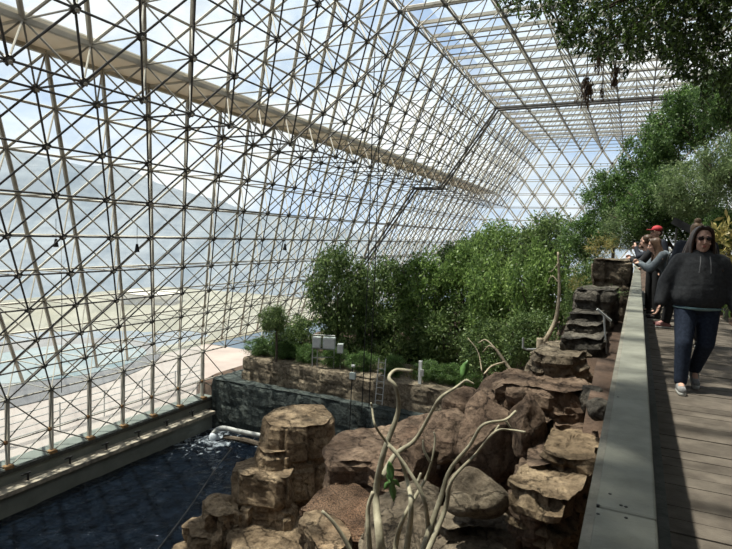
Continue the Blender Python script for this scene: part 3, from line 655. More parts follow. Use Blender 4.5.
# ================================================================== EQUIPMENT ON THE FAR WALL
def upright(name, px, py_b, py_t, y, label, cat): 
    b = ony(px, py_b, y); return b
b = ony(312, 372, 21.0); sc_ = np.linalg.norm(b-EV)/FPX
root = empty('instrument_stand', (b[0], b[1], -4.42), math.radians(20), 'metal stand carrying pale grey instrument boxes on top of the far rock wall', 'equipment stand')
Wd, Hh = .98, 1.45
for x in (0, Wd*.22, Wd*.98):
    mb = MB(); mb.bar((x, 0, 0), (x, 0, Hh), .025); mb.build('leg', M_GALV, root)
mb = MB(); mb.bar((0, 0, .42), (Wd, 0, .5), .02); mb.bar((0, 0, Hh), (Wd*1., 0, Hh), .02); mb.bar((0, 0, .85), (Wd, 0, .82), .02); mb.build('crossbar', M_GALV, root)
for x0, w_, h_, z_ in ((.02, .36, .5, .90), (.48, .55, .52, .88), (1.12, .26, .42, .72)):
    mb = MB(); mb.box((x0+w_/2, -.12, z_+h_/2), (w_, .2, h_)); bx = mb.build('instrument_box', M_BOX, root); bv = bx.modifiers.new('b', 'BEVEL'); bv.width = .015
    mb = MB(); mb.box((x0+w_/2, -.225, z_+h_/2), (w_*.86, .012, h_*.86)); mb.build('door', M_WHITE, bx)
mb = MB(); mb.bar((1.25, 0, 0), (1.25, 0, 1.1), .02); mb.build('leg', M_GALV, root)
# ladder
bt = ony(375, 404, 20.0); tp_ = ony(379, 358, 20.62)
root = empty('ladder', (bt[0], bt[1], bt[2]), 0, 'light metal ladder leaning on the far brown rock wall', 'ladder')
d = tp_-bt; u = np.array([.30, .02, 0])
for s in (0, 1):
    mb = MB(); mb.bar(u*s, d+u*s, .022); mb.build('stile', M_GALV, root)
for k in range(7):
    mb = MB(); c = d*(k+.6)/7.3; mb.bar(c, c+u, .016); mb.build('rung', M_GALV, root)
# post with little box and long pole to the water
b = ony(352, 400, 20.0)
root = empty('gauge_pole', (b[0], b[1]-.15, -5.6), 0, 'thin dark pole with small white box in front of the far rock wall', 'pole')
mb = MB(); mb.bar((0, 0, -1.4), (.05, 0, 1.95), .022); mb.build('pole', M_BLACK, root)
mb = MB(); mb.box((.1, -.05, 1.42), (.24, .14, .26)); mb.build('box', M_BOX, root)
mb = MB(); mb.box((.1, -.05, 1.82), (.14, .1, .08)); mb.build('sensor', M_WHITE, root)
b = ony(420, 379, 21.0)
root = empty('white_post', (b[0], b[1], -4.45), 0, 'short white post with grey switch box near the right end of the rock wall', 'post')
mb = MB(); mb.box((0, 0, .48), (.13, .1, .96)); mb.build('post', M_WHITE, root)
mb = MB(); mb.box((.1, -.06, .5), (.14, .08, .26)); mb.build('switch_box', M_GALV, root)
# outlet pipe and the log beside it
p0 = onz(214, 433, WZ+.25); p1 = onz(222, 428, WZ+.5); p2 = ony(262, 436, 19.6)
mb = MB(); mb.tube(bez([p0+np.array([0, 0, -.15]), p0, p1, p1*.6+p2*.4, p2], 6), .11, 10)
tag(mb.build('outlet_pipe', M_PIPE, smooth=True), 'pale curved pipe pouring water into the pool', 'pipe')
mb = MB(); mb.ell(p0+np.array([0, 0, -.22]), (.22, .22, .28)); tag(mb.build('water_jet', mat('white_foam', (.5, .55, .6), .5, (.65, .7, .74), 5.), smooth=True), 'white gush of foaming water under the curved pipe', 'water')
q0 = onz(224, 437, WZ+.1); q1 = ony(262, 445, 19.2)
mb = MB(); mb.tube(bez([q0, q0*.5+q1*.5+np.array([0, 0, .05]), q1], 6), [.1]*6+[.12]*6+[.12], 8); tag(mb.build('log', M_BARK), 'dark log floating along the pale outlet pipe', 'log')
# cables
def cable(name, pts, r, label, m=M_BLACK): mb = MB(); mb.tube(pts, r, 5); return tag(mb.build(name, m), label, 'cable')
c0 = onz(157, 549, WZ+.03); c1 = onz(232, 440, WZ+.6)
cable('rope', bez([onz(150, 560, WZ+.03), onz(190, 507, WZ+.1), onz(215, 470, WZ+.25), ony(232, 448, 18.)], 8), .02, 'dark rope running diagonally over the pool water')
for (px, t, y, lab) in ((362, 60, 19., 'long dark cable hanging from the roof in front of the mangroves, left one'), (369, 60, 19.6, 'long dark cable hanging from the roof in front of the mangroves, right one')):
    b = ony(px, 405, y); cable('hanging_cable', [(b[0], y, -5.35), (b[0]+.05, y, 0), (b[0]+.02, y, HC+4*HS)], .02, lab)
b = at(61, 236, 17.5); cable('hanging_cable', [b, b+np.array([.03, 0, -2]), b+np.array([0, 0, -5.])], .012, 'thin cable hanging on the glass wall at the left')
for px, py, d, lab in ((56, 243, 16.2, 'small black spotlight fixed to the space frame near the left edge'), (285, 247, 21., 'small dark lamp hanging in front of the glass wall left of the mangroves'), (137, 248, 16.5, 'small dark lamp on a wire in front of the glass wall, above the white building')):
    p = at(px, py, d); r_ = empty('hanging_lamp', tuple(p), 0, lab, 'lamp')
    mb = MB(); mb.bar((0, 0, .12), (0, 0, -.12), .035, 8, .075); mb.build('lamp_shade', M_BLACK, r_)
    mb = MB(); mb.bar((0, 0, .1), (.0, 0, .7), .008, 5); mb.build('cord', M_BLACK, r_)
p = at(684, 226, 12.5); sg = empty('information_panel', (p[0], p[1], 0), -.2, 'dark slanted panel on posts behind the walking woman and the person with the bun', 'sign')
mb = MB(); mb.box((0, 0, p[2]), (.52, .05, .16), R=[[math.cos(.5), 0, math.sin(.5)], [0, 1, 0], [-math.sin(.5), 0, math.cos(.5)]]); mb.build('panel', M_BLACK, sg)
for x in (-.15, .15):
    mb = MB(); mb.bar((x, .03, 0), (x, .03, p[2]-.05), .025); mb.build('post', M_RAILD, sg)
# ================================================================== PLANTS
RNG = np.random.default_rng(3)
def leafcloud(n, size, clumps, csd, shell=.55, droop=.2, aspect=.45, seed=1, lo=-1.):
    r = np.random.default_rng(seed)
    cd = r.normal(size=(clumps, 3)); cd /= np.linalg.norm(cd, axis=1)[:, None]; cd *= (shell+(1-shell)*r.random((clumps, 1))**.6)*.9
    cd[:, 2] = np.maximum(cd[:, 2], lo)
    ci = r.integers(0, clumps, n); P = cd[ci]+r.normal(size=(n, 3))*csd*(.6+.8*r.random((clumps, 1)))[ci]
    d = r.normal(size=(n, 3)); d[:, 2] -= droop*2; d += cd[ci]*.6; d /= np.linalg.norm(d, axis=1)[:, None]
    u = np.cross(d, r.normal(size=(n, 3))); u /= np.linalg.norm(u, axis=1)[:, None]
    s = size*(.6+.8*r.random((n, 1)))
    V = np.stack([P, P+d*s*.5+u*s*aspect*.5, P+d*s, P+d*s*.5-u*s*aspect*.5], 1).reshape(-1, 3)
    return V
def leafmesh(name, V, m):
    n = len(V)//4; me = bpy.data.meshes.new(name); me.vertices.add(4*n); me.vertices.foreach_set('co', V.astype(np.float32).ravel())
    me.loops.add(4*n); me.loops.foreach_set('vertex_index', np.arange(4*n, dtype=np.int32)); me.polygons.add(n)
    me.polygons.foreach_set('loop_start', np.arange(0, 4*n, 4, dtype=np.int32)); me.polygons.foreach_set('loop_total', np.full(n, 4, np.int32))
    me.update(calc_edges=True); me.materials.append(m); return me
def crowns(tagn, m, n, size, clumps, csd, k=2, **kw): return [leafmesh('foliage_'+tagn, leafcloud(n, size, clumps, csd, seed=31*s+len(tagn), **kw), m) for s in range(k)]
CROWN = {'mang': crowns('mangrove', L_MANG, 11000, .085, 90, .12, shell=.3), 'bright': crowns('bright', L_MANGL, 11000, .085, 90, .12, shell=.3),
         'dark': crowns('dark', L_DARK, 15000, .075, 100, .12, shell=.3), 'feath': crowns('feather', L_FEATH, 14000, .10, 90, .13, aspect=.22, shell=.35)}
def tree(kind, px, py, d, rw, rh, label, group=None, base=None, name='tree', cat='tree', variant=0, trunk=M_BARK, nbr=7):
    c = at(px, py, d); sx = rw*d/FPX; sz = rh*d/FPX; rnd = random.Random(int(px*7+py))
    bx, by = c[0]+rnd.uniform(-.3, .3), c[1]+rnd.uniform(-.3, .3)
    if base: bx, by = base
    z0 = gz(bx, by)-.1 if not (by > 20.5 and bx < -3) else min(gz(bx, by), -4.42)
    r = empty(name, (bx, by, z0), 0, label, cat, group)
    fo = bpy.data.objects.new('foliage', CROWN[kind][variant % 2]); C.objects.link(fo); fo.parent = r
    fo.location = (c[0]-bx, c[1]-by, c[2]-z0); fo.scale = (sx, sx, sz); fo.rotation_euler = (0, 0, rnd.uniform(0, 6.28))
    mb = MB(); top = np.array([c[0]-bx, c[1]-by, c[2]-z0]); rt = .035+.02*sx
    fork = top*.45+np.array([rnd.uniform(-.15, .15), rnd.uniform(-.15, .15), 0]); fork[2] = max(.3, top[2]-sz*.7)
    mb.tube(bez([(0, 0, -.1), fork*.5+np.array([.1, 0, 0]), fork], 5), np.linspace(rt*1.4, rt, 11), 7)
    for k in range(nbr):
        a = k*2*PI/nbr+rnd.random(); e = top+np.array([math.cos(a)*sx*.75, math.sin(a)*sx*.75, sz*rnd.uniform(-.3, .6)])
        mb.tube(bez([fork, fork*.4+e*.6+np.array([0, 0, -.1*sz]), e], 4), np.linspace(rt*.8, rt*.2, 9), 5)
    mb.build('trunk', trunk, r, smooth=True); return r
MG = 'mangrove trees behind the far rock wall'
mang = [('mang', 274, 320, 25.5, 18, 15, 'small thin mangrove bush nearest the glass wall, at the left end of the thicket'),
        ('mang', 292, 338, 27.5, 28, 26, 'low mangrove directly left of the instrument stand'),
        ('mang', 338, 292, 27.2, 34, 46, 'tallest left-hand mangrove with its top against the glass'),
        ('mang', 350, 338, 28, 38, 32, 'mangrove crown just behind the instrument boxes'),
        ('mang', 386, 300, 28.5, 36, 42, 'mangrove right of the tallest left-hand one, further back'),
        ('mang', 402, 338, 27.5, 36, 36, 'dense dark mangrove behind the ladder'),
        ('bright', 428, 292, 27.5, 36, 42, 'mid-thicket mangrove with paler upper leaves'),
        ('mang', 448, 336, 26.5, 38, 40, 'dense mangrove behind the short white post'),
        ('bright', 470, 284, 27.0, 34, 46, 'bright green mangrove in the middle of the thicket'),
        ('bright', 500, 300, 23.5, 36, 52, 'leafy bright mangrove right of the thicket centre'),
        ('mang', 492, 350, 20.5, 34, 30, 'dark low mangrove above the big reddish boulder'),
        ('bright', 540, 290, 20.0, 36, 56, 'bright green mangrove behind the curved bare trunk'),
        ('mang', 530, 340, 16.5, 32, 30, 'dark low shrub behind the base of the curved bare trunk'),
        ('bright', 503, 245, 32.0, 34, 28, 'far mangrove crown below the end wall glazing'),
        ('mang', 545, 248, 29.0, 38, 34, 'far dark green crown left of the tall forest trees'),
        ('mang', 470, 262, 33.0, 34, 26, 'distant mangrove top left of the end wall'),
        ('mang', 585, 300, 15.5, 22, 40, 'shrub between the curved bare trunk and the layered rocks')]
for n_, (k, px, py, d, rw, rh, lab) in enumerate(mang): tree(k, px, py, d, rw, rh, lab, MG, name='mangrove', variant=n_)
FG = 'tall trees beyond the people'
forest = [('dark', 588, 238, 24, 30, 26, 'dark crown at the left foot of the tall forest', None), ('dark', 612, 200, 22, 30, 32, 'crown stepping up against the end wall', None),
          ('dark', 652, 160, 21, 32, 38, 'dark green crown below the hanging brown pods', None), ('dark', 690, 120, 19, 38, 36, 'highest dark crown at the upper right near the roof', None),
          ('dark', 655, 205, 18, 34, 36, 'dark crown straight above the person in the red cap', None), ('feath', 690, 190, 16, 36, 30, 'feathery grey-green crown left of the right edge', None),
          ('feath', 722, 165, 13, 30, 36, 'feathery grey-green crown at the right edge', None), ('dark', 722, 100, 14, 28, 34, 'dark leafy crown touching the upper right edge', None),
          ('dark', 700, 225, 17.5, 40, 26, 'dark undergrowth crown behind the walking woman', None), ('feath', 632, 228, 19, 30, 24, 'feathery shrub above the tall square rock', None),
          ('dark', 722, 232, 13.5, 22, 26, 'dark shrub behind the walking woman at the right edge', None)]
for n_, (k, px, py, d, rw, rh, lab, bs) in enumerate(forest):
    c = at(px, py, d); bx = c[0]; 
    if bx < 2.1 and bx > -.6: bx = 2.3
    tree(k, px, py, d, rw, rh, lab, FG, base=(bx, c[1]), name='forest_tree', variant=n_, trunk=M_BARK)
for n_, (px, py) in enumerate(((258, 354), (284, 357), (306, 359), (334, 361), (362, 365), (392, 367), (428, 369), (452, 371), (470, 368))):
    c = ony(px, py, 21.6); me_ = CROWN['dark'][n_ % 2]; o = bpy.data.objects.new('undergrowth_shrub', me_); C.objects.link(o); o.location = (c[0], 21.7, -4.05); o.scale = (.85, .6, .48); o.rotation_euler = (0, 0, n_)
    tag(o, ['low undergrowth shrub at the far left end of the brown rock wall', 'low undergrowth shrub between the wall end and the instrument stand', 'low undergrowth shrub just left of the instrument stand', 'low undergrowth shrub behind the instrument boxes', 'low undergrowth shrub between the gauge pole and the ladder', 'low undergrowth shrub just right of the ladder', 'low undergrowth shrub behind the short white post', 'low undergrowth shrub right of the short white post', 'low undergrowth shrub at the right end of the brown rock wall'][n_], 'shrub', 'low shrubs along the top of the brown rock wall')
def shrub(px, py, d, r, kmat, label, n=900, size=.12, aspect=.2, droop=0., cat='shrub', name='shrub', sz=None):
    c = at(px, py, d); me = leafmesh(name, leafcloud(n, size, 26, .22, droop=droop, aspect=aspect, seed=int(px))*np.array([r, r, sz or r]), kmat)
    o = link(name, me); o.location = c; return tag(o, label, cat)
shrub(603, 245, 14.6, .42, L_YEL, 'yellow-orange fern tuft on top of the tall square rock', 500, .35, .12, sz=.3)
shrub(600, 293, 12.0, .42, L_FEATH, 'grey-green low bush on top of the dark upright rock', 900, .18, .25, sz=.16)
shrub(578, 283, 14, .22, L_YEL, 'small orange tuft left of the tall square rock', 200, .4, .15)
shrub(413, 376, 23.5, .32, L_YEL, 'small yellow-green plant on the rock wall beside the short white post', 120, .6, .22)
shrub(729, 250, 9.5, .42, L_YEL, 'yellow-green leafy plant beyond the boardwalk at the right edge', 500, .35, .3)
shrub(730, 290, 11, .35, L_MANGL, 'green plant beyond the boardwalk below the yellow-green one', 500, .35, .3)
# curved bare trunk
def stems(name, label, paths, m, cat='plant', d=None, parent=None):
    r = empty(name, tuple(at(*paths[0][0][0], paths[0][0][1])), 0, label, cat); o_ = np.array(r.location)
    for pts, r0, r1 in paths_iter(paths):
        P = bez([at(px, py, dd)-o_ for (px, py), dd in pts], 7); mb = MB(); mb.tube(P, np.linspace(r0, r1, len(P)), 8); mb.build('stem', m, r, smooth=True)
    return r
def paths_iter(paths):
    for p in paths: yield p[:-2], p[-2], p[-1]
stems('bare_tree', 'curved pale bare trunk rising in front of the mangroves', [
    (((541, 362), 12.0), ((540, 350), 12.0), ((540, 338), 12.0), .085, .07),
    (((541, 345), 12.0), ((549, 334), 12.0), ((556, 318), 12.0), ((559, 295), 12.0), ((559, 275), 12.0), ((558, 252), 12.0), .06, .02),
    (((558, 282), 12.0), ((552, 276), 12.1), ((547, 285), 12.2), .015, .008),
    (((559, 262), 12.0), ((552, 271), 11.9), ((548, 272), 11.9), .012, .006)], M_PALEBARK, 'tree')
stems('dead_branch', 'leaning pale dead branches behind the angular boulder', [
    (((512, 372), 9.5), ((505, 362), 9.6), ((496, 349), 9.7), .03, .022), (((505, 362), 9.6), ((492, 366), 9.4), ((484, 374), 9.2), .02, .012),
    (((496, 349), 9.7), ((489, 346), 9.8), ((483, 352), 9.9), .018, .01), (((496, 349), 9.7), ((486, 340), 9.9), ((478, 343), 9.9), .014, .008),
    (((482, 372), 9.6), ((478, 352), 9.8), ((468, 338), 10.), .012, .006)], M_PALEBARK, 'branch')
SDp = 4.6
succ = [  # each stem: pixel course and stem width in px
    ([(385, 590), (380, 540), (376, 495), (383, 455), (398, 412), (396, 388), (389, 378), (396, 370), (412, 371)], 15, 5, 4.7, 'thick pale stem whose tip curls over to the right'),
    ([(398, 600), (384, 520), (371, 490), (370, 470), (374, 500), (375, 560)], 0, 0, 0, ''),
    ([(372, 590), (369, 540), (368, 510), (373, 492)], 11, 6, 4.6, 'short stubby pale stem at the left of the clump'),
    ([(398, 600), (408, 540), (411, 505), (407, 480), (398, 455), (385, 440), (375, 425), (372, 408), (371, 403)], 11, 3, 4.5, 'pale stem crossing left and ending in a blunt tip'),
    ([(382, 478), (395, 455), (415, 440), (430, 415), (440, 398), (455, 388), (466, 380)], 9, 4, 4.9, 'pale stem reaching up right towards a single leaf'),
    ([(395, 590), (396, 545), (405, 515), (425, 480), (432, 460), (435, 440), (434, 432)], 10, 3, 4.6, 'slender pale stem with side twigs in the middle'),
    ([(410, 600), (420, 560), (440, 500), (450, 470), (470, 445), (483, 425), (505, 420), (516, 411)], 12, 4, 4.4, 'long pale stem arching right to a forked tip'),
    ([(418, 600), (425, 560), (445, 510), (452, 480), (475, 455), (495, 432), (510, 430), (525, 432)], 11, 3, 4.3, 'lower long pale stem arching right beside the forked one'),
    ([(425, 600), (428, 540), (424, 500), (405, 465), (388, 445)], 9, 5, 4.4, 'pale stem bending left behind the others'),
]
base = at(400, 640, 4.5); sroot = empty('succulent_shrub', tuple(base), 0, 'clump of smooth pale leafless curving stems in the foreground', 'plant')
for pts, w0, w1, d, _l in succ:
    if not w0: continue
    n_ = len(pts); P = []
    for t, (px, py) in enumerate(pts): P.append(at(px, py, d+.12*math.sin(t*1.1+px))-base)
    P = bez(P, 7); mb = MB(); mb.tube(P, (.8*w1+(.85*w0-.8*w1)*(1-np.linspace(0, 1, len(P)))**2.1)*.82*d/FPX/2, 10); mb.build('stem', M_SUCC, sroot, smooth=True)
for pts, w_ in (([(430, 462), (424, 450), (423, 440)], 3), ([(418, 482), (421, 473)], 4), ([(505, 420), (511, 428)], 3), ([(466, 380), (474, 384)], 3), ([(495, 432), (499, 425)], 3), ([(355, 560), (345, 540), (333, 522), (322, 511)], 5)):
    P = bez([at(px, py, 4.5)-base for px, py in pts], 5); mb = MB(); mb.tube(P, np.linspace(w_, w_*.6, len(P))*4.5/FPX/2, 7); mb.build('twig', M_SUCC, sroot, smooth=True)
def leaf(px0, py0, px1, py1, d, wpx, parent, m=None):
    a, b = at(px0, py0, d)-base, at(px1, py1, d+.03)-base; l = b-a; s = np.cross(l, CF); s /= np.linalg.norm(s); w_ = wpx*d/FPX/2
    V = []; 
    for t, k in ((0, .05), (.25, .75), (.5, 1), (.75, .7), (1, .05)):
        c = a+l*t+CF*.02*math.sin(t*PI); V += [c-s*w_*k+CF*.015*k, c+CF*.0, c+s*w_*k+CF*.015*k]
    mb = MB(); mb.add(V, [(3*i+j, 3*i+j+1, 3*i+j+4, 3*i+j+3) for i in range(4) for j in range(2)])
    o = mb.build('leaf', M_SLEAF, parent, smooth=True); sd = o.modifiers.new('s', 'SOLIDIFY'); sd.thickness = .002
M_SLEAF = mat('succulent_leaf', (.06, .13, .035), .4, (.10, .19, .05), 20.)
leaf(462, 379, 468, 360, 4.9, 9, sroot)
for a in ((392, 482, 389, 461, 8), (392, 482, 394, 502, 7), (391, 482, 384, 490, 6), (392, 480, 400, 487, 5), (391, 484, 387, 474, 5)): leaf(a[0], a[1], a[2], a[3], 4.4, a[4], sroot)
# white T marker
p = at(607, 345, 9.4); tp = empty('marker_post', tuple(p), 0, 'thin white T-shaped marker beside the soil strip next to the rail', 'post')
a = at(607, 345, 9.4)-p-np.array([0, 0, .15]); b = at(604, 316, 9.4)-p; mb = MB(); mb.bar(a, b, .016); mb.build('stake', M_WHITE, tp)
mb = MB(); mb.bar(at(597, 309, 9.4)-p, at(611, 321, 9.4)-p, .022); mb.build('crossbar', M_WHITE, tp)
pf = at(525, 352, 12.5); t_ = empty('pipe_frame', tuple(pf), 0, 'thin grey pipe bend among the plants left of the bare trunk', 'pipe')
mb = MB(); mb.tube([at(523, 338, 12.5)-pf, at(523, 348, 12.5)-pf, at(527, 349.5, 12.5)-pf, at(548, 349, 12.5)-pf], .025, 7); mb.build('pipe', M_PIPE, t_)
# ================================================================== OVERHANGING TREE (upper right, close)
ov = empty('overhanging_tree', (4.2, 7.5, gz(4.2, 7.5)-.1), 0, 'tree reaching over the boardwalk, dark leafy boughs hanging in at the upper right', 'tree')
OB = np.array(ov.location)
mb = MB(); hub = np.array([3.2, 8.0, 5.2])
mb.tube(bez([OB, (4.1, 7.6, 2.5), hub], 6), np.linspace(.2, .14, 13), 10); mb.v = [v-OB for v in mb.v]; mb.build('trunk', M_BARK, ov, smooth=True)
r = np.random.default_rng(5); VL = []
boughs = [((650, -30), 7.2), ((600, 10), 6.6), ((560, 5), 6.8), ((520, -5), 6.9), ((690, 20), 7.0), ((720, 60), 7.4), ((640, 40), 6.8), ((600, 45), 6.7), ((730, 5), 6.6), ((545, -25), 6.5), ((665, 5), 6.4), ((700, -20), 6.0), ((620, 0), 7.), ((585, 20), 7.1), ((503, 8), 6.8), ((735, 90), 7.6), ((700, 50), 7.6)]
wb = MB()
for (px, py), d in boughs:
    e = at(px, py, d); P = bez([hub, hub*.5+e*.5+np.array([0, 0, .35]), e], 6); wb.tube(P-OB, np.linspace(.05, .012, len(P)), 6)
    # drooping sprays off every bough
wb.build('branch', M_BARK, ov, smooth=True)
def inshape(px, py):   # lower edge of the hanging foliage, in world terms the reach of the boughs
    xs_ = [495, 515, 540, 560, 580, 600, 625, 650, 675, 700, 732, 760]; ys_ = [12, 14, 22, 30, 48, 62, 60, 52, 68, 72, 112, 120]
    return py < np.interp(px, xs_, ys_)
k = 0
while k < 1150:
    px = 500+260*r.random()**.8; py = -60+190*r.random()
    if not inshape(px+r.normal()*6, py+r.normal()*6): continue
    if px < 560 and r.random() < .45: continue
    d = r.uniform(5.8, 8.2); c = at(px, py, d); k += 1
    ax = np.array([r.normal()*.5, r.normal()*.5, -.8-.5*r.random()]); ax /= np.linalg.norm(ax); ln = r.uniform(.12, .3)
    m_ = int(r.integers(16, 34)); t = r.random((m_, 1)); P = c-ax*ln*.6+ax*ln*t+r.normal(size=(m_, 3))*.02
    dd = r.normal(size=(m_, 3))*.8+ax; dd /= np.linalg.norm(dd, axis=1)[:, None]; u = np.cross(dd, r.normal(size=(m_, 3))); u /= np.linalg.norm(u, axis=1)[:, None]
    s = .075*(.6+.7*r.random((m_, 1))); VL.append(np.stack([P, P+dd*s*.5+u*s*.17, P+dd*s, P+dd*s*.5-u*s*.17], 1).reshape(-1, 3))
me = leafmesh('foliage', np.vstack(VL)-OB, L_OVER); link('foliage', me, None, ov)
for n_, (px, py, d, rr, rh) in enumerate([(586, 88, 6.4, .075, .17), (615, 76, 6.5, .055, .14), (598, 64, 6.5, .05, .1), (602, 92, 6.5, .03, .12)]):
    V = leafcloud(260 if n_ < 2 else 130, .55, 10, .3, droop=.8, aspect=.45, shell=.2, seed=90+n_)*np.array([rr, rr, rh])*.85
    o = link('dry_leaf_cluster', leafmesh('dry_leaf_cluster', V+at(px, py, d)-OB, L_DRY), None, ov)
    mb = MB(); p = at(px, py, d); mb.bar(p-OB, p+np.array([0, 0, .45])-OB, .006, 5); mb.build('twig', M_BARK, ov)
for n_, (x, y, z, rr) in enumerate([(1.3, 2.6, 5.6, 1.7), (3.2, 5.0, 5.8, 1.9), (-.6, .6, 5.6, 1.6), (2.6, 8.6, 6.9, 1.4), (.6, 5.6, 6.2, 1.3), (4.6, 9.2, 6.3, 1.9), (1.8, -.6, 5.4, 1.8)]):  # extra crowns above the frame, added to shade deck and rail
    fo = bpy.data.objects.new('foliage', CROWN['dark'][n_ % 2]); C.objects.link(fo); fo.parent = ov; fo.location = Vector((x, y, z))-Vector(OB); fo.scale = (rr, rr, rr*.7); fo.rotation_euler = (0, 0, n_*1.3)
    P = bez([hub, hub*.5+np.array([x, y, z])*.5+np.array([0, 0, .3]), (x, y, z)], 5); mb = MB(); mb.tube(P-OB, np.linspace(.07, .02, len(P)), 6); mb.build('branch', M_BARK, ov, smooth=True)
# ================================================================== PEOPLE
def person(loc, rz, label, H=1.68, bulk=1., J=None, skin_vox=.009, top=M_HOOD, legs=M_JEAN, shoe=M_SHOE, hair=M_HAIRD, hairstyle='long', female=True, detail=True, hood=False, vox=.014, headyaw=0., headpitch=0., topb=1., hold=None, hs=1.06):
    s = H/1.7
    D = dict(pel=(0, 0, .93), waist=(0, 0, 1.08), chest=(0, .0, 1.28), neck=(0, 0, 1.43), head=(0, -.02, 1.585),
             sL=(-.185, 0, 1.40), sR=(.185, 0, 1.40), eL=(-.26, .03, 1.13), eR=(.26, .03, 1.13), wL=(-.29, -.08, .90), wR=(.29, -.08, .90),
             hL=(-.09, 0, .90), hR=(.09, 0, .90), kL=(-.10, -.02, .50), kR=(.10, -.02, .50), aL=(-.11, 0, .09), aR=(.11, 0, .09))
    if J: D.update(J)
    D = {k: np.array(v, float)*s for k, v in D.items()}
    b = bulk
    body = MB()
    hd = D['head']; cy, sy = math.cos(headyaw), math.sin(headyaw); cpp, spp = math.cos(headpitch), math.sin(headpitch)
    RH = np.array([[cy, -sy, 0], [sy, cy, 0], [0, 0, 1]])@np.array([[1, 0, 0], [0, cpp, -spp], [0, spp, cpp]])
    def hp(x, y, z): return hd+RH@(np.array([x, y, z])*s*hs)
    def he(mb, x, y, z, r, n=12): mb.ell(hp(x, y, z), np.array(r)*s*hs, n, 10, RH)
    he(body, 0, .01, .03, (.074, .092, .088), 16); he(body, 0, -.028, -.045, (.056, .06, .066), 14); he(body, 0, -.05, -.088, (.03, .03, .022))
    body.cap(hp(0, -.088, .012), hp(0, -.108, -.026), .010*s, .015*s, 8); he(body, 0, -.082, -.058, (.026, .014, .014))
    for e in (-1, 1): he(body, e*.074, .008, -.01, (.012, .02, .032)); he(body, e*.03, -.07, -.03, (.026, .022, .022)); he(body, e*.03, -.078, .032, (.026, .014, .010))
    body.cap(D['neck']-np.array([0, 0, .05])*s, hd+np.array([0, .0, -.05])*s, .056*s*(.5+.5*b), .05*s*(.6+.4*b))
    body.ell(D['chest'], np.array([.16, .10, .17])*s*b); body.ell(D['waist'], np.array([.145, .10, .15])*s*b); body.ell(D['pel'], np.array([.165, .11, .13])*s*b)
    for q in 'LR':
        body.cap(D['s'+q], D['e'+q], .05*s*b, .04*s*b); body.cap(D['e'+q], D['w'+q], .038*s*b, .026*s)
        body.cap(D['h'+q], D['k'+q], .08*s*b, .055*s*b); body.cap(D['k'+q], D['a'+q], .052*s*b, .036*s)
        body.cap(D['neck']-np.array([0, 0, .03])*s, D['s'+q], .045*s, .05*s*b)
        an = D['a'+q]; ft = D.get('t'+q, (an/s+np.array([0, -.15, -.05]))*s); body.cap(an, ft, .034*s, .026*s)
        # hand: palm, four unequal curled fingers, thumb off the side
        w_ = D['w'+q]; fa = w_-D['e'+q]; fa /= np.linalg.norm(fa); hdv = D.get('d'+q)
        dr = fa if hdv is None else hdv/np.linalg.norm(hdv)
        sgn = -1 if q == 'L' else 1
        sid = np.array([0, -1., 0]); sid = sid-dr*(sid@dr)
        if np.linalg.norm(sid) < .2: sid = np.array([1., 0, 0])-dr*dr[0]
        sid /= np.linalg.norm(sid); nm = np.cross(dr, sid)*(-sgn)     # towards body
        pc = w_+dr*.045*s
        for t in (-1.2, -.4, .4, 1.2): body.cap(w_+dr*.01*s+sid*.008*t*s, w_+dr*.085*s+sid*.018*t*s, .014*s, .012*s, 8)
        for t, ln in zip((1.2, .4, -.4, -1.2), (.070, .078, .072, .056)):
            a0 = w_+dr*.085*s+sid*.019*t*s; a1 = a0+(dr*.92+nm*.25)*ln*.45*s; a2 = a1+(dr*.7+nm*.65)*ln*.32*s; a3 = a2+(dr*.35+nm*.9)*ln*.25*s
            body.cap(a0, a1, .0095*s, .009*s, 7); body.cap(a1, a2, .009*s, .0082*s, 7); body.cap(a2, a3, .0082*s, .0075*s, 7)
        t0 = w_+dr*.025*s+sid*.022*s; t1 = t0+(dr*.6+sid*.75)*.038*s; t2 = t1+(dr*.85+sid*.2+nm*.4)*.032*s
        body.cap(t0, t1, .0125*s, .0105*s, 7); body.cap(t1, t2, .0105*s, .009*s, 7)
    p = remeshed(body, 'person', M_SKIN, None, skin_vox, 2); p.location = loc; p.rotation_euler = (0, 0, rz); tag(p, label, 'person')
    # face
    for e in (-1, 1):
        m1 = MB(); m1.ell(hp(e*.03, -.0865, .013), (.0125*s, .008*s, .0075*s), 10, 8, RH); ey = m1.build('eye', M_EYE, p, True)
        m1 = MB(); m1.ell(hp(e*.03, -.0925, .013), (.006*s, .004*s, .006*s), 8, 6, RH); m1.build('iris', M_IRIS, ey, True)
        m1 = MB(); m1.cap(hp(e*.014, -.0915, .034), hp(e*.048, -.082, .035), .0045*s, .003*s, 6); m1.build('eyebrow', hair, p, True)
    m1 = MB(); m1.ell(hp(0, -.0945, -.052), (.022*s, .006*s, .0055*s), 10, 6, RH); m1.ell(hp(0, -.0945, -.061), (.018*s, .006*s, .006*s), 10, 6, RH); m1.build('lips', M_LIP, p, True)
    # trousers
    tr_ = MB(); tr_.ell(D['pel'], np.array([.18, .13, .13])*s*b)
    for q in 'LR': tr_.cap(D['h'+q], D['k'+q], .098*s*b, .07*s*b); tr_.cap(D['k'+q], D['a'+q]+(D['k'+q]-D['a'+q])*.06, .07*s*b, .058*s*(.5+.5*b))
    remeshed(tr_, 'trousers', legs, p, vox, 4)
    # top
    t_ = MB(); bt = b*topb
    t_.ell(D['chest'], np.array([.185, .135, .18])*s*bt); t_.ell(D['waist'], np.array([.185, .15, .17])*s*bt); t_.ell(D['pel']+np.array([0, 0, .02])*s, np.array([.20, .145, .11])*s*bt)
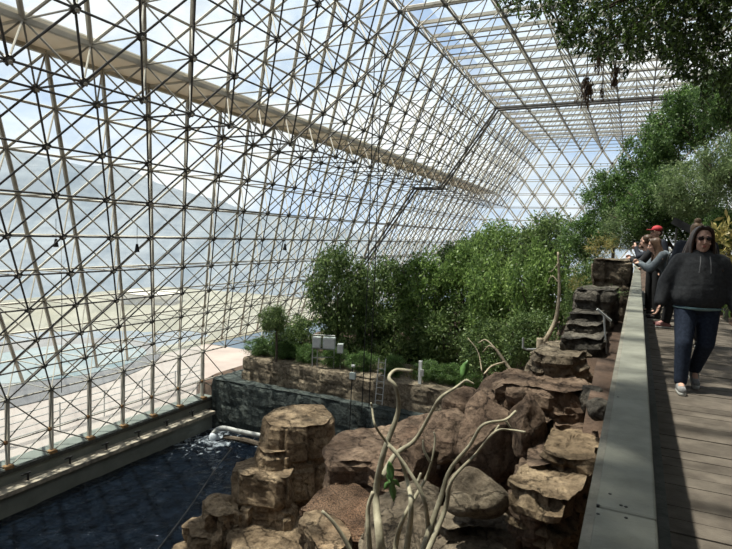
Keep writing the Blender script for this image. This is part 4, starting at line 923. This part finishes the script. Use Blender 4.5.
    for a_, c_, ra, rc in ((D['chest'], D['waist'], (.185, .135, .18), (.185, .15, .17)), (D['waist'], D['pel']+np.array([0, 0, .02])*s, (.185, .15, .17), (.20, .145, .11))):
        for t in (.2, .4, .6, .8): t_.ell(a_*(1-t)+c_*t, (np.array(ra)*(1-t)+np.array(rc)*t)*np.array([1.01, 1.01, .7])*s*bt, 16, 10)
    nk = D['neck']; t_.ell(nk-np.array([0, -.03, .07])*s, np.array([.11, .085, .05])*s*bt)
    for q in 'LR':
        t_.cap(nk-np.array([0, 0, .06])*s, D['s'+q], .06*s*bt, .075*s*bt); t_.cap(D['s'+q], D['e'+q], .075*s*bt, .066*s*bt)
        wq = D['e'+q]+(D['w'+q]-D['e'+q])*.92; t_.cap(D['e'+q], wq, .066*s*bt, .048*s*bt)
    if hood:
        t_.tube(bez([nk+np.array(v)*s for v in ((-.10, -.07, -.02), (-.115, .03, .02), (-.06, .10, .035), (.06, .10, .035), (.115, .03, .02), (.10, -.07, -.02))], 5), .033*s, 8)
        t_.tube(bez([nk+np.array(v)*s for v in ((-.10, -.06, -.02), (-.05, -.125, -.08), (0, -.155, -.13))], 5), .022*s, 8)
        t_.tube(bez([nk+np.array(v)*s for v in ((.10, -.06, -.02), (.05, -.125, -.08), (0, -.155, -.13))], 5), .022*s, 8)
    jk = remeshed(t_, 'jacket' if not hood else 'hoodie', top, p, vox, 8)
    # hem band
    # shoes
    for q in 'LR':
        an = D['a'+q]; ft = D.get('t'+q, an+np.array([0, -.15, -.045])*s); dd = ft-an; dd[2] = 0; 
        tip = ft; heel = an+np.array([0, .035, -.045])*s
        m1 = MB(); m1.cap(heel, tip, .043*s, .040*s); m1.cap(an-np.array([0, 0, .0]), (heel+tip)/2, .048*s, .042*s); sh = remeshed(m1, 'shoe', shoe, p, .01, 2)
        m1 = MB(); dz = np.array([0, 0, -.03])*s; m1.cap(heel+dz, tip+dz, .040*s, .038*s)
        m2 = [v*1 for v in m1.v]; mid = (heel+tip)/2+dz; so = m1.build('sole', M_SOLE, sh, True)
    # hair
    hm = MB(); he(hm, 0, .036, .056, (.085, .09, .078), 16)
    if hairstyle == 'long':
        for e in (-1, 1):
            he(hm, e*.07, .035, .0, (.028, .055, .08)); hm.cap(hp(e*.08, .04, -.02), hp(e*.105, .03, -.15), .034*s, .045*s); hm.cap(hp(e*.105, .03, -.15), hp(e*(.15 if e > 0 else .12), -.05, -.27), .045*s, .03*s)
        for e in (-1, 1):
            for k in range(7):
                u_ = k/6; hm.tube(bez([hp(e*.012, -.045+.03*k*.6, .128-.006*k), hp(e*.06, -.055+.022*k, .085), hp(e*(.082+.003*k), -.03+.016*k, -.01), hp(e*(.088+.008*k), -.03+.02*k, -.13), hp(e*(.09+.02*k*(1.3 if e > 0 else .6)), -.085+.02*k, -.26-.02*(k % 3))], 5), np.linspace(.017, .015, 21)*s, 7)
        hm.ell(hp(0, .075, -.10), np.array([.10, .045, .18])*s, R=RH); he(hm, 0, -.025, .105, (.06, .04, .02))
    elif hairstyle == 'bun':
        he(hm, 0, .05, .02, (.08, .075, .08)); he(hm, 0, .045, .15, (.045, .045, .04))
    elif hairstyle == 'beard':
        he(hm, 0, .04, .02, (.078, .075, .07))
    else: he(hm, 0, .05, .0, (.076, .06, .06))
    remeshed(hm, 'hair', hair, p, .01, 2)
    if hairstyle == 'beard':
        m1 = MB(); he(m1, 0, -.05, -.085, (.05, .045, .04)); m1.build('beard', hair, p, True)
    p_hp = hp
    return p, hp, D, s
# walking woman
pc = onz(688, 391, 0.0)
wz = 0.0
P1, hp, D1, s1 = person((.60, 6.5, .005), .10, 'walking woman in charcoal hoodie, dark jeans and sunglasses, long dark hair', 1.66, 1.20,
    dict(neck=(0, 0, 1.40), chest=(0, 0, 1.24), head=(0, -.03, 1.555), sL=(-.175, 0, 1.325), sR=(.175, 0, 1.325), eL=(-.29, .05, 1.10), eR=(.29, .02, 1.09), wL=(-.35, -.03, .88), wR=(.33, -.07, .87), pel=(0, 0, .93),
         hL=(-.10, 0, .88), kL=(-.12, -.12, .50), aL=(-.125, -.14, .085), tL=(-.13, -.30, .045), hR=(.10, 0, .88), kR=(.10, -.02, .50), aR=(.055, .20, .17), tR=(.06, .08, .05)),
    hood=True, skin_vox=.008, vox=.011, topb=1.08, hs=1.12)
m1 = MB()
for e in (-1, 1): m1.ell(hp(e*.033, -.098, .013), (.027*s1, .006*s1, .021*s1), 14, 8)
gl_ = m1.build('sunglasses', M_LENS, P1, True)
m1 = MB(); m1.cap(hp(-.012, -.10, .02), hp(.012, -.10, .02), .003, .003, 6)
for e in (-1, 1): m1.cap(hp(e*.06, -.09, .02), hp(e*.08, .01, .012), .003, .003, 6)
m1.build('frame', M_BLACK, gl_)
for e in (-1, 1):
    m1 = MB(); m1.tube(bez([(e*.04, -.20, 1.36), (e*.045, -.235, 1.28), (e*.05, -.24, 1.20)], 5), .005, 6); m1.build('drawstring', M_HOODL, P1)
m1 = MB(); m1.ell((0, -.0, .84), (.225, .165, .03)); m1.build('shirt_hem', mat('pale_teal_shirt', (.20, .30, .31), .8), P1, True)
# leaning woman with bag
lean = dict(pel=(0, .12, .93), waist=(0, .02, 1.07), chest=(0, -.10, 1.22), neck=(0, -.2, 1.35), head=(0, -.27, 1.49), sL=(-.17, -.14, 1.32), sR=(.17, -.14, 1.32),
            eL=(-.2, -.34, 1.06), eR=(.2, -.34, 1.06), wL=(-.06, -.50, 1.17), wR=(.06, -.50, 1.15), hL=(-.09, .10, .9), hR=(.09, .10, .9), kL=(-.09, .06, .5), kR=(.09, .06, .5))
def leaner(px, py_feet, yy, rz, label, **k):
    q = onz(px, py_feet, 0); return person((q[0], yy, .005), rz, label, J=lean, skin_vox=.012, vox=.018, **k)
P2, hp2, D2, s2 = person((.57, 11.3, .005), -PI/2+.15, 'woman with long brown hair in grey-blue jacket leaning on the rail', 1.66, 1.08, lean, .012, top=M_GREYJ, legs=M_BLACKC, shoe=M_PINK, hair=M_HAIRB, vox=.018, headpitch=.25)
b_ = MB(); b_.ell((0, 0, 0), (.2, .09, .15)); bag = remeshed(b_, 'shoulder_bag', M_BAG, None, .015, 2); bag.location = (.66, 11.0, .98)
tag(bag, 'soft grey shoulder bag hanging at the side of the leaning woman', 'bag')
m1 = MB(); m1.tube(bez([(-.15, 0, .08), (-.12, .08, .3), (.0, .12, .45), (.12, .08, .3), (.15, 0, .08)], 5), .012, 6); m1.build('strap', M_BLACK, bag)
P3, hp3, D3, s3 = person((.46, 12.3, .005), -PI/2-.1, 'bearded man in dark top leaning on the rail beyond the woman', 1.74, 1.02, lean, .012, top=M_BLACKC, legs=M_BLACKC, shoe=M_BLACKC, hair=M_HAIRB, hairstyle='beard', vox=.018, headyaw=-.6)
P4, hp4, D4, s4 = person((.40, 13.2, .005), -PI/2+.6, 'man in a red baseball cap and dark top standing behind the leaning pair', 1.84, 1.03, None, .012, top=M_NAVY, legs=M_BLACKC, shoe=M_BLACKC, hair=M_HAIRD, hairstyle='short', vox=.018)
def capm(hp, s, m, p):
    m1 = MB(); m1.ell(hp(0, .015, .07), (.093*s, .105*s, .075*s), 16, 10); c = m1.build('cap', m, p, True)
    m1 = MB(); m1.ell(hp(0, -.13, .055), (.07*s, .07*s, .012*s), 14, 6); m1.build('cap_brim', m, c, True)
capm(hp4, s4, M_RED, P4)
raise_ = dict(lean, pel=(0, .05, .93), eR=(.24, -.32, 1.22), wR=(.12, -.42, 1.44), eL=(-.24, -.32, 1.2), wL=(-.08, -.45, 1.38))
P5, hp5, D5, s5 = person((.44, 14.4, .005), -PI/2-.2, 'person in a dark cap holding a phone up over the rail, furthest along it', 1.66, 1.0, raise_, .012, top=M_NAVY, legs=M_BLACKC, shoe=M_BLACKC, hair=M_HAIRD, hairstyle='short', vox=.018)
capm(hp5, s5, M_NAVY, P5)
ph = MB(); ph.box((0, 0, 0), (.075, .012, .15)); pho = ph.build('phone', M_BLACK)
wv = Matrix.Rotation(-PI/2-.2, 4, 'Z')@Vector(tuple((np.array(raise_['wR'])+np.array([-.03, -.07, .12]))*s5)); pho.location = (Vector((.44, 14.4, 0))+wv); pho.rotation_euler = (.3, 0, -PI/2-.2)
tag(pho, 'black phone held up above the rail by the person in the dark cap', 'phone')
P6, hp6, D6, s6 = person((.80, 9.4, .005), 2.9, 'person with light brown bun in navy jacket, mostly hidden behind the walking woman', 1.78, 1.1, None, .012, top=M_NAVY, legs=M_BLACKC, shoe=M_BLACKC, hair=M_HAIRG, hairstyle='bun', vox=.018)
